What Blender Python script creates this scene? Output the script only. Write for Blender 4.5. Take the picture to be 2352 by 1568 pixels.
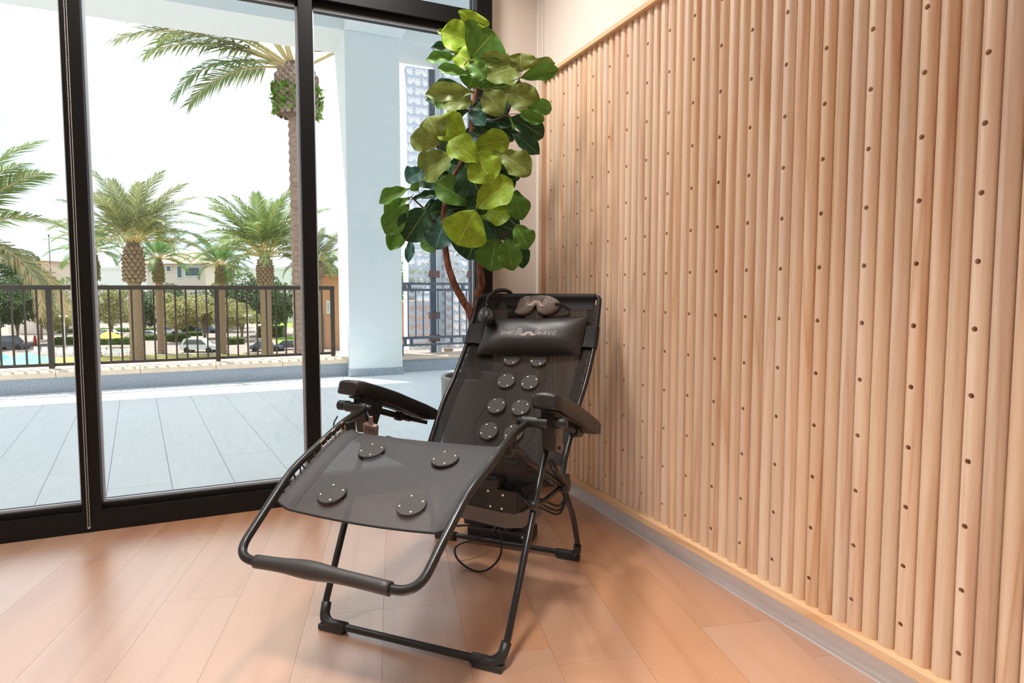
import bpy, bmesh, math, random
from mathutils import Vector, Matrix, noise
random.seed(7)
PI = math.pi
scene = bpy.context.scene
for o in list(bpy.data.objects):
    bpy.data.objects.remove(o)

# ------------------------------------------------------------------ camera
CAM = Vector((-1.6429, -3.2788, 1.125))
F_PX, PY = 1427.56, 761.02
YAW, PITCH, ROLL = 0.4158, 0.0670, 0.0007
_f = Vector((math.sin(YAW)*math.cos(PITCH), math.cos(YAW)*math.cos(PITCH), -math.sin(PITCH)))
_r0 = Vector((math.cos(YAW), -math.sin(YAW), 0)); _u0 = _r0.cross(_f)
_r = _r0*math.cos(ROLL) + _u0*math.sin(ROLL); _u = -_r0*math.sin(ROLL) + _u0*math.cos(ROLL)
cam = bpy.data.cameras.new('camera'); cam_o = bpy.data.objects.new('camera', cam)
scene.collection.objects.link(cam_o)
m = Matrix.Identity(4)
for i in range(3):
    m[i][0], m[i][1], m[i][2], m[i][3] = _r[i], _u[i], -_f[i], CAM[i]
cam_o.matrix_world = m
cam.sensor_width = 36; cam.lens = F_PX/2352*36; cam.shift_y = (PY-784)/2352
cam.clip_start = .05; cam.clip_end = 2000
scene.camera = cam_o

# ------------------------------------------------------------------ exposure, sky, sun, room lights
vs = scene.view_settings
vs.view_transform = 'Standard'; vs.look = 'None'; vs.gamma = 1; vs.use_curve_mapping = False
vs.exposure = 0.80

world = bpy.data.worlds.new('sky'); scene.world = world; world.use_nodes = True
wn = world.node_tree; wn.nodes.clear()
def N(nt, typ, **kw):
    n = nt.nodes.new(typ)
    for k, v in kw.items():
        if k == 'ins':
            for kk, vv in v.items(): n.inputs[kk].default_value = vv
        else: setattr(n, k, v)
    return n
def LK(nt, a, ao, b, bi): nt.links.new(a.outputs[ao], b.inputs[bi])
_tc = N(wn, 'ShaderNodeTexCoord'); _mp = N(wn, 'ShaderNodeMapping', ins={'Scale': (1.6, 1.6, 3.2)})
_nz = N(wn, 'ShaderNodeTexNoise', ins={'Scale': 2.2, 'Detail': 5.0, 'Roughness': .55})
_cr = N(wn, 'ShaderNodeValToRGB')
_cr.color_ramp.elements[0].position = .36; _cr.color_ramp.elements[0].color = (.54, .67, .80, 1)
_cr.color_ramp.elements[1].position = .60; _cr.color_ramp.elements[1].color = (.76, .78, .79, 1)
_bg = N(wn, 'ShaderNodeBackground', ins={'Strength': 1.04}); _wo = N(wn, 'ShaderNodeOutputWorld')
LK(wn, _tc, 'Generated', _mp, 'Vector'); LK(wn, _mp, 'Vector', _nz, 'Vector'); LK(wn, _nz, 'Fac', _cr, 'Fac')
LK(wn, _cr, 'Color', _bg, 'Color'); LK(wn, _bg, 'Background', _wo, 'Surface')

sun = bpy.data.lights.new('sun', 'SUN'); sun.energy = 4.6; sun.angle = math.radians(1.2); sun.color = (1, .96, .9)
sun_o = bpy.data.objects.new('sun', sun); scene.collection.objects.link(sun_o)
sun_o.rotation_euler = Vector((.30, -.36, -1)).to_track_quat('-Z', 'Y').to_euler()

ROOM_LIGHTS = [(-1.0, -.50, 23, 150), (-2.2, -.50, 13, 150), (-3.4, -.50, 6, 150), (-1.25, -2.2, 11, 65), (-3.2, -2.4, 4, 105), (-1.45, -4.0, 6, 105), (-3.2, -4.0, 6, 105)]  # window row added to imitate daylight on the slats, fourth lamp for the floor
LIGHT_PLACE = ['added as window light, nearest the slatted panel and the window', 'added as window light, second from the slatted panel along the window', 'added as window light, third from the slatted panel along the window', 'added to brighten the floor, above the foot of the lounge chair', 'above the left of the room', 'behind the camera on the slatted panel side', 'behind the camera on the far side']
LAMP_GAIN = .84
CEIL = 3.3

# ------------------------------------------------------------------ helpers
COL = scene.collection
def px_ray(x, y):
    a = (x-1176)/F_PX; b = -(y-PY)/F_PX
    return _r*a + _u*b + _f
def at_depth(x, y, d): return CAM + px_ray(x, y)*d
def at_z(x, y, z):
    r = px_ray(x, y); return CAM + r*((z-CAM.z)/r.z)
def at_y(x, y, Y):
    r = px_ray(x, y); return CAM + r*((Y-CAM.y)/r.y)

class MB:
    def __init__(s): s.v = []; s.f = []; s.sm = []
    def add(s, vs_, fs, smooth=False):
        o = len(s.v); s.v += [tuple(p) for p in vs_]; s.f += [tuple(i+o for i in f) for f in fs]; s.sm += [smooth]*len(fs)
        return s
    def box(s, x0, x1, y0, y1, z0, z1, M=None):
        c = [Vector((x, y, z)) for z in (z0, z1) for y in (y0, y1) for x in (x0, x1)]
        if M: c = [M @ p for p in c]
        return s.add(c, [(0,2,3,1),(4,5,7,6),(0,1,5,4),(2,6,7,3),(0,4,6,2),(1,3,7,5)])
    def bbox(s, x0, x1, y0, y1, z0, z1, b=.004, M=None, smooth=False):
        """box with chamfered edges"""
        bm = bmesh.new(); bmesh.ops.create_cube(bm, size=1)
        for v in bm.verts: v.co = Vector((x0+(v.co.x+.5)*(x1-x0), y0+(v.co.y+.5)*(y1-y0), z0+(v.co.z+.5)*(z1-z0)))
        bmesh.ops.bevel(bm, geom=list(bm.edges), offset=b, segments=2, affect='EDGES', profile=.5)
        return s.bm(bm, M, smooth)
    def bm(s, bm, M=None, smooth=False):
        bm.verts.index_update()
        vs_ = [(M @ v.co) if M else v.co.copy() for v in bm.verts]
        s.add(vs_, [[v.index for v in f.verts] for f in bm.faces], smooth); bm.free(); return s
    def tube(s, pts, r, n=10, caps=True, closed=False, smooth=True):
        pts = [Vector(p) for p in pts]; k = len(pts)
        rr = r if isinstance(r, (list, tuple)) else [r]*k
        T = []
        for i in range(k):
            a = pts[(i-1) % k] if (closed or i > 0) else pts[i]; b = pts[(i+1) % k] if (closed or i < k-1) else pts[i]
            t = b-a
            T.append(t.normalized() if t.length > 1e-9 else Vector((0, 0, 1)))
        ref = Vector((0, 0, 1)) if abs(T[0].z) < .9 else Vector((1, 0, 0))
        nrm = (ref - T[0]*ref.dot(T[0])).normalized()
        vs_ = []
        for i in range(k):
            nrm = (nrm - T[i]*nrm.dot(T[i]))
            nrm = nrm.normalized() if nrm.length > 1e-6 else T[i].orthogonal().normalized()
            bn = T[i].cross(nrm)
            for j in range(n):
                a = 2*PI*j/n; vs_.append(pts[i] + (nrm*math.cos(a)+bn*math.sin(a))*rr[i])
        fs = []
        for i in range(k if closed else k-1):
            i2 = (i+1) % k
            for j in range(n):
                j2 = (j+1) % n; fs.append((i*n+j, i*n+j2, i2*n+j2, i2*n+j))
        s.add(vs_, fs, smooth)
        if caps and not closed:
            o = len(s.v)-len(vs_)
            s.f += [tuple(o+j for j in range(n))[::-1], tuple(o+(k-1)*n+j for j in range(n))]; s.sm += [False, False]
        return s
    def lathe(s, prof, n=32, M=None, smooth=True, caps=True):
        vs_ = []
        for r, z in prof:
            for j in range(n):
                a = 2*PI*j/n; p = Vector((r*math.cos(a), r*math.sin(a), z)); vs_.append(M @ p if M else p)
        fs = []
        for i in range(len(prof)-1):
            for j in range(n):
                j2 = (j+1) % n; fs.append((i*n+j, i*n+j2, (i+1)*n+j2, (i+1)*n+j))
        s.add(vs_, fs, smooth)
        if caps:
            o = len(s.v)-len(vs_)
            s.f += [tuple(o+j for j in range(n))[::-1], tuple(o+(len(prof)-1)*n+j for j in range(n))]; s.sm += [False, False]
        return s
    def prism(s, poly, z0, z1, M=None):
        n = len(poly)
        vs_ = [Vector((x, y, z0)) for x, y in poly] + [Vector((x, y, z1)) for x, y in poly]
        if M: vs_ = [M @ p for p in vs_]
        return s.add(vs_, [tuple(range(n))[::-1], tuple(range(n, 2*n))] + [(i, (i+1) % n, n+(i+1) % n, n+i) for i in range(n)])
    def grid(s, rows, smooth=True, closed_u=False):
        nr, nc = len(rows), len(rows[0]); vs_ = [p for r in rows for p in r]; fs = []
        for i in range(nr-1):
            for j in range(nc if closed_u else nc-1):
                j2 = (j+1) % nc; fs.append((i*nc+j, i*nc+j2, (i+1)*nc+j2, (i+1)*nc+j))
        return s.add(vs_, fs, smooth)
    def sphere(s, c, rx, ry=None, rz=None, n=12, m_=8, M=None):
        ry = ry or rx; rz = rz or rx; c = Vector(c)
        prof = [(max(1e-4, math.sin(PI*i/m_)), -math.cos(PI*i/m_)) for i in range(m_+1)]
        vs_ = []; fs = []
        for r, z in prof:
            for j in range(n):
                a = 2*PI*j/n; p = Vector((r*math.cos(a)*rx, r*math.sin(a)*ry, z*rz))
                vs_.append(c + (M @ p if M else p))
        for i in range(m_):
            for j in range(n):
                j2 = (j+1) % n; fs.append((i*n+j, i*n+j2, (i+1)*n+j2, (i+1)*n+j))
        return s.add(vs_, fs, True)
    def mesh(s, name, mat=None):
        me = bpy.data.meshes.new(name); me.from_pydata(s.v, [], s.f)
        me.polygons.foreach_set('use_smooth', s.sm)
        if mat:
            me.materials.append(mat)
        me.update(); return me
    def build(s, name, mat, parent=None, fix=False):
        me = s.mesh(name, mat)
        if fix:
            bm = bmesh.new(); bm.from_mesh(me); bmesh.ops.recalc_face_normals(bm, faces=bm.faces); bm.to_mesh(me); bm.free()
        return link(name, me, parent)
def link(name, me, parent=None, loc=None, rot=None, scale=None, mat=None):
    o = bpy.data.objects.new(name, me); COL.objects.link(o)
    if parent: o.parent = parent
    if loc is not None: o.location = loc
    if rot is not None: o.rotation_euler = rot
    if scale is not None: o.scale = scale if hasattr(scale, '__len__') else (scale,)*3
    if mat:
        o.material_slots[0].link = 'OBJECT'; o.material_slots[0].material = mat
    return o
def tag(o, label=None, cat=None, group=None, kind=None):
    if label: o['label'] = label
    if cat: o['category'] = cat
    if group: o['group'] = group
    if kind: o['kind'] = kind
    return o
def empty(name, loc=(0, 0, 0), rz=0, label=None, cat=None, group=None, kind=None):
    o = bpy.data.objects.new(name, None); COL.objects.link(o); o.location = loc; o.rotation_euler = (0, 0, rz)
    o.empty_display_size = .05
    return tag(o, label, cat, group, kind)
def copy_tree(o, parent=None):
    c = o.copy(); COL.objects.link(c); c.parent = parent
    for ch in list(o.children): copy_tree(ch, c)
    return c
def catmull(pts, sub=6):
    pts = [Vector(p) for p in pts]; out = []
    for i in range(len(pts)-1):
        p0 = pts[i-1] if i > 0 else pts[0]*2-pts[1]; p1, p2 = pts[i], pts[i+1]
        p3 = pts[i+2] if i+2 < len(pts) else pts[-1]*2-pts[-2]
        for k in range(sub):
            t = k/sub
            out.append(.5*((2*p1)+(p2-p0)*t+(2*p0-5*p1+4*p2-p3)*t*t+(3*p1-p0-3*p2+p3)*t**3))
    out.append(pts[-1]); return out
def fillet(pts, r, sub=7):
    pts = [Vector(p) for p in pts]; out = [pts[0]]
    rl = r if isinstance(r, (list, tuple)) else [r]*len(pts)
    for i in range(1, len(pts)-1):
        a, b, c = pts[i-1], pts[i], pts[i+1]
        d = min(rl[i], (a-b).length*.48, (c-b).length*.48)
        p, q_ = b+(a-b).normalized()*d, b+(c-b).normalized()*d
        for k in range(sub+1):
            t = k/sub; out.append(p*(1-t)**2+b*2*t*(1-t)+q_*t*t)
    out.append(pts[-1]); return out

# ------------------------------------------------------------------ materials
def srgb(r, g, b):
    return tuple(((c/255)/12.92 if c/255 <= .04045 else ((c/255+.055)/1.055)**2.4) for c in (r, g, b)) + (1,)
def mat(name, col, rough=.6, metal=0, spec=.5, noise_amt=0, noise_scale=20, bump=0, bump_scale=60, coat=0, stretch=(1, 1, 1), trans=0):
    m_ = bpy.data.materials.new(name); m_.use_nodes = True; nt = m_.node_tree
    p = nt.nodes['Principled BSDF']
    p.inputs['Base Color'].default_value = col; p.inputs['Roughness'].default_value = rough
    p.inputs['Metallic'].default_value = metal; p.inputs['Specular IOR Level'].default_value = spec
    p.inputs['Coat Weight'].default_value = coat
    if noise_amt or bump:
        tc = N(nt, 'ShaderNodeTexCoord'); mp = N(nt, 'ShaderNodeMapping', ins={'Scale': stretch}); LK(nt, tc, 'Object', mp, 'Vector')
    if noise_amt:
        nz = N(nt, 'ShaderNodeTexNoise', ins={'Scale': noise_scale, 'Detail': 4.0}); LK(nt, mp, 'Vector', nz, 'Vector')
        cr = N(nt, 'ShaderNodeValToRGB')
        cr.color_ramp.elements[0].position = .3; cr.color_ramp.elements[1].position = .7
        cr.color_ramp.elements[0].color = tuple(c*(1-noise_amt) for c in col[:3])+(1,)
        cr.color_ramp.elements[1].color = tuple(min(1, c*(1+noise_amt)) for c in col[:3])+(1,)
        LK(nt, nz, 'Fac', cr, 'Fac'); LK(nt, cr, 'Color', p, 'Base Color')
    if bump:
        nb = N(nt, 'ShaderNodeTexNoise', ins={'Scale': bump_scale, 'Detail': 3.0}); LK(nt, mp, 'Vector', nb, 'Vector')
        bp = N(nt, 'ShaderNodeBump', ins={'Strength': bump, 'Distance': .01 if bump > .2 else .003}); LK(nt, nb, 'Fac', bp, 'Height'); LK(nt, bp, 'Normal', p, 'Normal')
    return m_
def wood(name, light, dark, axis='Z', rough=.45, vary=.16, grain=26, ring=2.6, spec=.4, coat=0):
    """planks whose grain runs along `axis` of the object; each object gets its own tone and offset"""
    m_ = bpy.data.materials.new(name); m_.use_nodes = True; nt = m_.node_tree; p = nt.nodes['Principled BSDF']
    tc = N(nt, 'ShaderNodeTexCoord'); oi = N(nt, 'ShaderNodeObjectInfo')
    off = N(nt, 'ShaderNodeVectorMath', operation='SCALE'); off.inputs[0].default_value = (37.1, 51.7, 23.9); LK(nt, oi, 'Random', off, 'Scale')
    ad = N(nt, 'ShaderNodeVectorMath', operation='ADD'); LK(nt, tc, 'Object', ad, 0); LK(nt, off, 'Vector', ad, 1)
    k = .045
    sc = {'Z': (1, 1, k), 'Y': (1, k, 1), 'X': (k, 1, 1)}[axis]
    mp = N(nt, 'ShaderNodeMapping', ins={'Scale': sc}); LK(nt, ad, 'Vector', mp, 'Vector')
    n1 = N(nt, 'ShaderNodeTexNoise', ins={'Scale': grain*5, 'Detail': 4.0, 'Roughness': .6}); LK(nt, mp, 'Vector', n1, 'Vector')
    n2 = N(nt, 'ShaderNodeTexNoise', ins={'Scale': ring*3.2, 'Detail': 2.0, 'Distortion': .6}); LK(nt, mp, 'Vector', n2, 'Vector')
    mu = N(nt, 'ShaderNodeMath', operation='MULTIPLY'); mu.inputs[1].default_value = 9.0; LK(nt, n2, 'Fac', mu, 0)
    fr = N(nt, 'ShaderNodeMath', operation='PINGPONG'); fr.inputs[1].default_value = 1.0; LK(nt, mu, 'Value', fr, 0)
    pw = N(nt, 'ShaderNodeMath', operation='POWER'); pw.inputs[1].default_value = 3.0; LK(nt, fr, 'Value', pw, 0)
    a1 = N(nt, 'ShaderNodeMath', operation='MULTIPLY'); a1.inputs[1].default_value = .55; LK(nt, n1, 'Fac', a1, 0)
    a2 = N(nt, 'ShaderNodeMath', operation='MULTIPLY_ADD'); a2.inputs[1].default_value = .42; LK(nt, pw, 'Value', a2, 0); LK(nt, a1, 'Value', a2, 2)
    cr = N(nt, 'ShaderNodeValToRGB')
    cr.color_ramp.elements[0].position = .12; cr.color_ramp.elements[0].color = light
    cr.color_ramp.elements[1].position = .85; cr.color_ramp.elements[1].color = dark
    LK(nt, a2, 'Value', cr, 'Fac')
    hs = N(nt, 'ShaderNodeHueSaturation')
    mr = N(nt, 'ShaderNodeMapRange', ins={'To Min': 1-vary, 'To Max': 1+vary*.55}); LK(nt, oi, 'Random', mr, 'Value')
    ms = N(nt, 'ShaderNodeMath', operation='MULTIPLY'); ms.inputs[1].default_value = 7.31; LK(nt, oi, 'Random', ms, 0)
    mf = N(nt, 'ShaderNodeMath', operation='FRACT'); LK(nt, ms, 'Value', mf, 0)
    mh = N(nt, 'ShaderNodeMapRange', ins={'To Min': .86, 'To Max': 1.12}); LK(nt, mf, 'Value', mh, 'Value')
    LK(nt, mr, 'Result', hs, 'Value'); LK(nt, mh, 'Result', hs, 'Saturation'); LK(nt, cr, 'Color', hs, 'Color')
    LK(nt, hs, 'Color', p, 'Base Color')
    p.inputs['Roughness'].default_value = rough; p.inputs['Specular IOR Level'].default_value = spec; p.inputs['Coat Weight'].default_value = coat
    p.inputs['Coat Roughness'].default_value = .25
    bp = N(nt, 'ShaderNodeBump', ins={'Strength': .06, 'Distance': .002}); LK(nt, n1, 'Fac', bp, 'Height'); LK(nt, bp, 'Normal', p, 'Normal')
    return m_
def glass_mat(name, tint=(.97, .99, .99, 1), refl=1.0):
    m_ = bpy.data.materials.new(name); m_.use_nodes = True; nt = m_.node_tree; nt.nodes.clear()
    t = N(nt, 'ShaderNodeBsdfTransparent', ins={'Color': tint}); g = N(nt, 'ShaderNodeBsdfGlossy', ins={'Roughness': .02, 'Color': (1, 1, 1, 1)})
    fz = N(nt, 'ShaderNodeFresnel', ins={'IOR': 1.33}); mx = N(nt, 'ShaderNodeMixShader'); out = N(nt, 'ShaderNodeOutputMaterial')
    mm = N(nt, 'ShaderNodeMath', operation='MULTIPLY'); mm.inputs[1].default_value = refl; LK(nt, fz, 'Fac', mm, 0)
    LK(nt, mm, 'Value', mx, 'Fac'); LK(nt, t, 'BSDF', mx, 1); LK(nt, g, 'BSDF', mx, 2); LK(nt, mx, 'Shader', out, 'Surface')
    return m_
def sling_mat(name, col, see=.2):
    m_ = bpy.data.materials.new(name); m_.use_nodes = True; nt = m_.node_tree; p = nt.nodes['Principled BSDF']; out = nt.nodes['Material Output']
    p.inputs['Base Color'].default_value = col; p.inputs['Roughness'].default_value = .75; p.inputs['Specular IOR Level'].default_value = .2
    t = N(nt, 'ShaderNodeBsdfTransparent'); mx = N(nt, 'ShaderNodeMixShader'); mx.inputs['Fac'].default_value = see
    tc = N(nt, 'ShaderNodeTexCoord'); wv = N(nt, 'ShaderNodeTexNoise', ins={'Scale': 400.0}); LK(nt, tc, 'Object', wv, 'Vector')
    bp = N(nt, 'ShaderNodeBump', ins={'Strength': .25, 'Distance': .001}); LK(nt, wv, 'Fac', bp, 'Height'); LK(nt, bp, 'Normal', p, 'Normal')
    LK(nt, p, 'BSDF', mx, 1); LK(nt, t, 'BSDF', mx, 2); LK(nt, mx, 'Shader', out, 'Surface')
    return m_
def leaf_mat(name, col, vein, back=None, rough=.46, var=.12):
    """UV based: u across, v along; pale midrib and side veins, a little light passing through"""
    m_ = bpy.data.materials.new(name); m_.use_nodes = True; nt = m_.node_tree; p = nt.nodes['Principled BSDF']; out = nt.nodes['Material Output']
    uv = N(nt, 'ShaderNodeUVMap'); sx = N(nt, 'ShaderNodeSeparateXYZ'); LK(nt, uv, 'UV', sx, 'Vector')
    def MT(op, a, b=None, c=None):
        n = N(nt, 'ShaderNodeMath', operation=op)
        for i, v in enumerate((a, b, c)):
            if v is None: continue
            if isinstance(v, (int, float)): n.inputs[i].default_value = v
            else: nt.links.new(v, n.inputs[i])
        return n.outputs[0]
    du = MT('ABSOLUTE', MT('SUBTRACT', sx.outputs[0], .5))
    rib = MT('MULTIPLY', MT('LESS_THAN', du, .013), .8)
    ph = MT('SUBTRACT', sx.outputs[1], MT('MULTIPLY', du, .75))
    side = MT('LESS_THAN', MT('ABSOLUTE', MT('SUBTRACT', MT('FRACT', MT('MULTIPLY', ph, 6.0)), .5)), .035)
    v = MT('MAXIMUM', rib, MT('MULTIPLY', side, .25))
    nz = N(nt, 'ShaderNodeTexNoise', ins={'Scale': 9.0, 'Detail': 3.0}); tc = N(nt, 'ShaderNodeTexCoord'); LK(nt, tc, 'Object', nz, 'Vector')
    cr = N(nt, 'ShaderNodeValToRGB'); cr.color_ramp.elements[0].position = .3; cr.color_ramp.elements[1].position = .75
    cr.color_ramp.elements[0].color = tuple(c*(1-var*2) for c in col[:3])+(1,); cr.color_ramp.elements[1].color = tuple(min(1, c*(1+var*2)) for c in col[:3])+(1,)
    LK(nt, nz, 'Fac', cr, 'Fac')
    mx = N(nt, 'ShaderNodeMixRGB'); mx.inputs[2].default_value = vein; nt.links.new(v, mx.inputs[0]); LK(nt, cr, 'Color', mx, 1)
    LK(nt, mx, 'Color', p, 'Base Color'); p.inputs['Roughness'].default_value = rough; p.inputs['Specular IOR Level'].default_value = .28
    bp = N(nt, 'ShaderNodeBump', ins={'Strength': .3, 'Distance': .004}); bp.invert = True; nt.links.new(v, bp.inputs['Height']); LK(nt, bp, 'Normal', p, 'Normal')
    tl = N(nt, 'ShaderNodeBsdfTranslucent'); LK(nt, cr, 'Color', tl, 'Color')
    ms = N(nt, 'ShaderNodeMixShader'); ms.inputs['Fac'].default_value = .22
    LK(nt, p, 'BSDF', ms, 1); LK(nt, tl, 'BSDF', ms, 2); LK(nt, ms, 'Shader', out, 'Surface')
    return m_
def foliage_mat(name, c1, c2, trans=.25, rough=.6):
    m_ = bpy.data.materials.new(name); m_.use_nodes = True; nt = m_.node_tree; p = nt.nodes['Principled BSDF']; out = nt.nodes['Material Output']
    g = N(nt, 'ShaderNodeNewGeometry'); cr = N(nt, 'ShaderNodeValToRGB'); cr.color_ramp.elements[0].color = c1; cr.color_ramp.elements[1].color = c2
    LK(nt, g, 'Random Per Island', cr, 'Fac'); LK(nt, cr, 'Color', p, 'Base Color'); p.inputs['Roughness'].default_value = rough
    tl = N(nt, 'ShaderNodeBsdfTranslucent'); LK(nt, cr, 'Color', tl, 'Color'); ms = N(nt, 'ShaderNodeMixShader'); ms.inputs['Fac'].default_value = trans
    LK(nt, p, 'BSDF', ms, 1); LK(nt, tl, 'BSDF', ms, 2); LK(nt, ms, 'Shader', out, 'Surface')
    return m_
def speckle_mat(name, base, dark, light, scale=260, rough=.5):
    m_ = bpy.data.materials.new(name); m_.use_nodes = True; nt = m_.node_tree; p = nt.nodes['Principled BSDF']
    tc = N(nt, 'ShaderNodeTexCoord'); nz = N(nt, 'ShaderNodeTexNoise', ins={'Scale': scale, 'Detail': 2.0}); LK(nt, tc, 'Object', nz, 'Vector')
    cr = N(nt, 'ShaderNodeValToRGB'); e = cr.color_ramp.elements
    e[0].position = .34; e[0].color = dark; e[1].position = .72; e[1].color = light
    k = e.new(.45); k.color = base; k2 = e.new(.58); k2.color = base
    LK(nt, nz, 'Fac', cr, 'Fac'); LK(nt, cr, 'Color', p, 'Base Color'); p.inputs['Roughness'].default_value = rough
    return m_

M = {}
M['slat'] = wood('slat_wood', srgb(240, 216, 190), srgb(208, 160, 122), 'Z', rough=.33, vary=.10, spec=.8)
M['rail'] = wood('rail_wood', srgb(238, 206, 170), srgb(214, 166, 122), 'Y', rough=.5, vary=.03)
M['backing'] = mat('panel_backing', srgb(150, 98, 62), .8)
M['plank'] = wood('floor_laminate', srgb(208, 156, 120), srgb(186, 128, 92), 'Y', rough=.36, vary=.03, grain=34, ring=1.3, spec=.6, coat=1)
_p = M['plank'].node_tree.nodes['Principled BSDF']; _p.inputs['Coat IOR'].default_value = 4.0; _p.inputs['Coat Roughness'].default_value = .33
M['cream'] = mat('cream_paint', srgb(238, 228, 218), .7, bump=.03, bump_scale=300)
M['beige'] = mat('beige_paint', srgb(222, 210, 200), .7, bump=.03, bump_scale=300)
M['ceiling'] = mat('ceiling_paint', srgb(245, 242, 238), .8)
M['base'] = mat('grey_vinyl', srgb(230, 231, 236), .3)
M['black'] = mat('black_aluminium', srgb(10, 10, 10), .45, spec=.25)
M['bead'] = mat('silver_bead', srgb(205, 200, 195), .3, metal=.6)
M['gasket'] = mat('glazing_strip', srgb(196, 208, 222), .35, metal=.3)
M['glass'] = glass_mat('window_glass', refl=.8)
M['tile'] = mat('balcony_tile', srgb(240, 245, 249), .35, noise_amt=.035, noise_scale=3, stretch=(9, 1, 1))
M['grout'] = mat('tile_grout', srgb(150, 154, 160), .8)
M['kerb'] = speckle_mat('terrazzo_kerb', srgb(160, 170, 182), srgb(104, 116, 132), srgb(226, 232, 238), scale=110)
M['coping'] = mat('stone_coping', srgb(226, 204, 182), .7, noise_amt=.06, noise_scale=8)
M['stucco'] = mat('white_stucco', srgb(226, 233, 234), .85, bump=.15, bump_scale=120)
M['bronze'] = mat('bronze_rail', srgb(62, 54, 46), .45, metal=.2)
M['steel'] = mat('blue_grey_steel', srgb(92, 102, 114), .5, metal=.2)
M['screen'] = mat('lavender_screen', srgb(238, 240, 252), .6)
M['bracket'] = mat('rusty_bracket', srgb(124, 92, 90), .6)
M['tube'] = mat('black_tube', srgb(34, 33, 33), .30, metal=.35, spec=.5)
M['plastic'] = mat('black_plastic', srgb(26, 25, 25), .45)
M['dplastic'] = mat('matt_black', srgb(15, 15, 16), .55)
M['grey'] = mat('dark_grey_metal', srgb(98, 90, 84), .45)
M['disc'] = mat('grey_disc', srgb(66, 63, 61), .6, spec=.2)
M['screw'] = mat('nickel_screw', srgb(225, 220, 212), .25, metal=.8)
M['leather'] = mat('black_vinyl', srgb(25, 23, 24), .45, bump=.10, bump_scale=420, spec=.5)
M['pillowm'] = mat('black_leatherette', srgb(36, 32, 31), .42, bump=.10, bump_scale=420, spec=.5)
M['sling'] = sling_mat('mesh_sling', srgb(40, 37, 36), .16)
M['sling_leg'] = sling_mat('mesh_leg_sling', srgb(50, 48, 49), .10)
_q = M['sling_leg'].node_tree.nodes['Principled BSDF']; _q.inputs['Roughness'].default_value = .6; _q.inputs['Specular IOR Level'].default_value = .5
M['hem'] = mat('sling_hem', srgb(30, 28, 28), .65, bump=.08, bump_scale=500, spec=.3)
M['cordtan'] = mat('tan_elastic', srgb(196, 170, 148), .8)
M['padfoam'] = mat('foam_sleeve', srgb(46, 42, 41), .5, bump=.1, bump_scale=150)
M['logo'] = mat('silver_print', srgb(222, 208, 204), .5)
M['maskm'] = mat('taupe_satin', srgb(108, 97, 88), .5, bump=.1, bump_scale=30)
M['lever'] = mat('lever_metal', srgb(120, 106, 96), .4, metal=.3)
M['plug'] = mat('taupe_plug', srgb(150, 130, 118), .5)
M['bluecable'] = mat('blue_cable', srgb(90, 120, 175), .5)
M['pot'] = mat('grey_planter', srgb(140, 148, 150), .4)
M['soil'] = mat('dark_soil', srgb(60, 48, 40), .95, bump=.6, bump_scale=40)
M['bark'] = mat('reddish_bark', srgb(122, 78, 58), .85, noise_amt=.6, noise_scale=60, bump=1.0, bump_scale=90, stretch=(1, 1, .35))
M['twig'] = mat('dark_twig', srgb(78, 52, 48), .7)
vein_l = srgb(206, 205, 120); vein_d = srgb(150, 165, 96)
M['leaf0'] = leaf_mat('leaf_bright', srgb(140, 172, 44), srgb(208, 205, 105))
M['leaf1'] = leaf_mat('leaf_mid', srgb(84, 128, 48), srgb(160, 178, 88))
M['leaf2'] = leaf_mat('leaf_dark', srgb(38, 74, 46), vein_d)
M['leaf3'] = leaf_mat('leaf_olive', srgb(116, 132, 60), srgb(178, 170, 112))
M['leaf4'] = leaf_mat('leaf_teal', srgb(60, 100, 92), srgb(150, 172, 148))

# ================================================================== ROOM SHELL
def clip_poly(poly, x0, x1, y0, y1):
    for ax, val, sgn in ((0, x0, 1), (0, x1, -1), (1, y0, 1), (1, y1, -1)):
        out = []
        for i in range(len(poly)):
            a, b = poly[i-1], poly[i]; da, db = (a[ax]-val)*sgn, (b[ax]-val)*sgn
            if (da >= 0) != (db >= 0):
                t = da/(da-db); out.append((a[0]+(b[0]-a[0])*t, a[1]+(b[1]-a[1])*t))
            if db >= 0: out.append(b)
        poly = out
        if len(poly) < 3: return []
    return poly
RX0, RX1, RY0, RY1 = -4.6, .045, -5.2, .18
floor = empty('floor', (0, 0, 0), kind='structure')
MB().box(RX0, RX1, RY0, RY1, -.06, -.003).build('underlay', M['backing'], floor)
PA = math.radians(-13.0); PW, PLN = .26, 1.32
pd = Vector((-math.sin(PA), math.cos(PA))); pc = Vector((math.cos(PA), math.sin(PA)))
p0 = Vector((-1.199, -1.152)); rnd = random.Random(3)
for i in range(-18, 16):
    sh = {0: -PLN, -1: 0.0}.get(i, rnd.uniform(0, PLN)) if i in (0, -1) else rnd.uniform(0, PLN)
    for j in range(-6, 7):
        c0 = p0 + pc*(i*PW) + pd*(j*PLN+sh); g = .0004
        q4 = [c0+pc*g+pd*g, c0+pc*(PW-g)+pd*g, c0+pc*(PW-g)+pd*(PLN-g), c0+pc*g+pd*(PLN-g)]
        poly = clip_poly([tuple(p) for p in q4], RX0, RX1, RY0, RY1-.09 if True else RY1)
        if not poly: continue
        cx = sum(p[0] for p in poly)/len(poly); cy = sum(p[1] for p in poly)/len(poly)
        Mi = Matrix.Rotation(-PA, 2)
        lp = [tuple(Mi @ Vector((p[0]-cx, p[1]-cy))) for p in poly]
        o = MB().prism(lp, -.003, 0).build('plank', M['plank'], floor); o.location = (cx, cy, 0); o.rotation_euler = (0, 0, PA)

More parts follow.
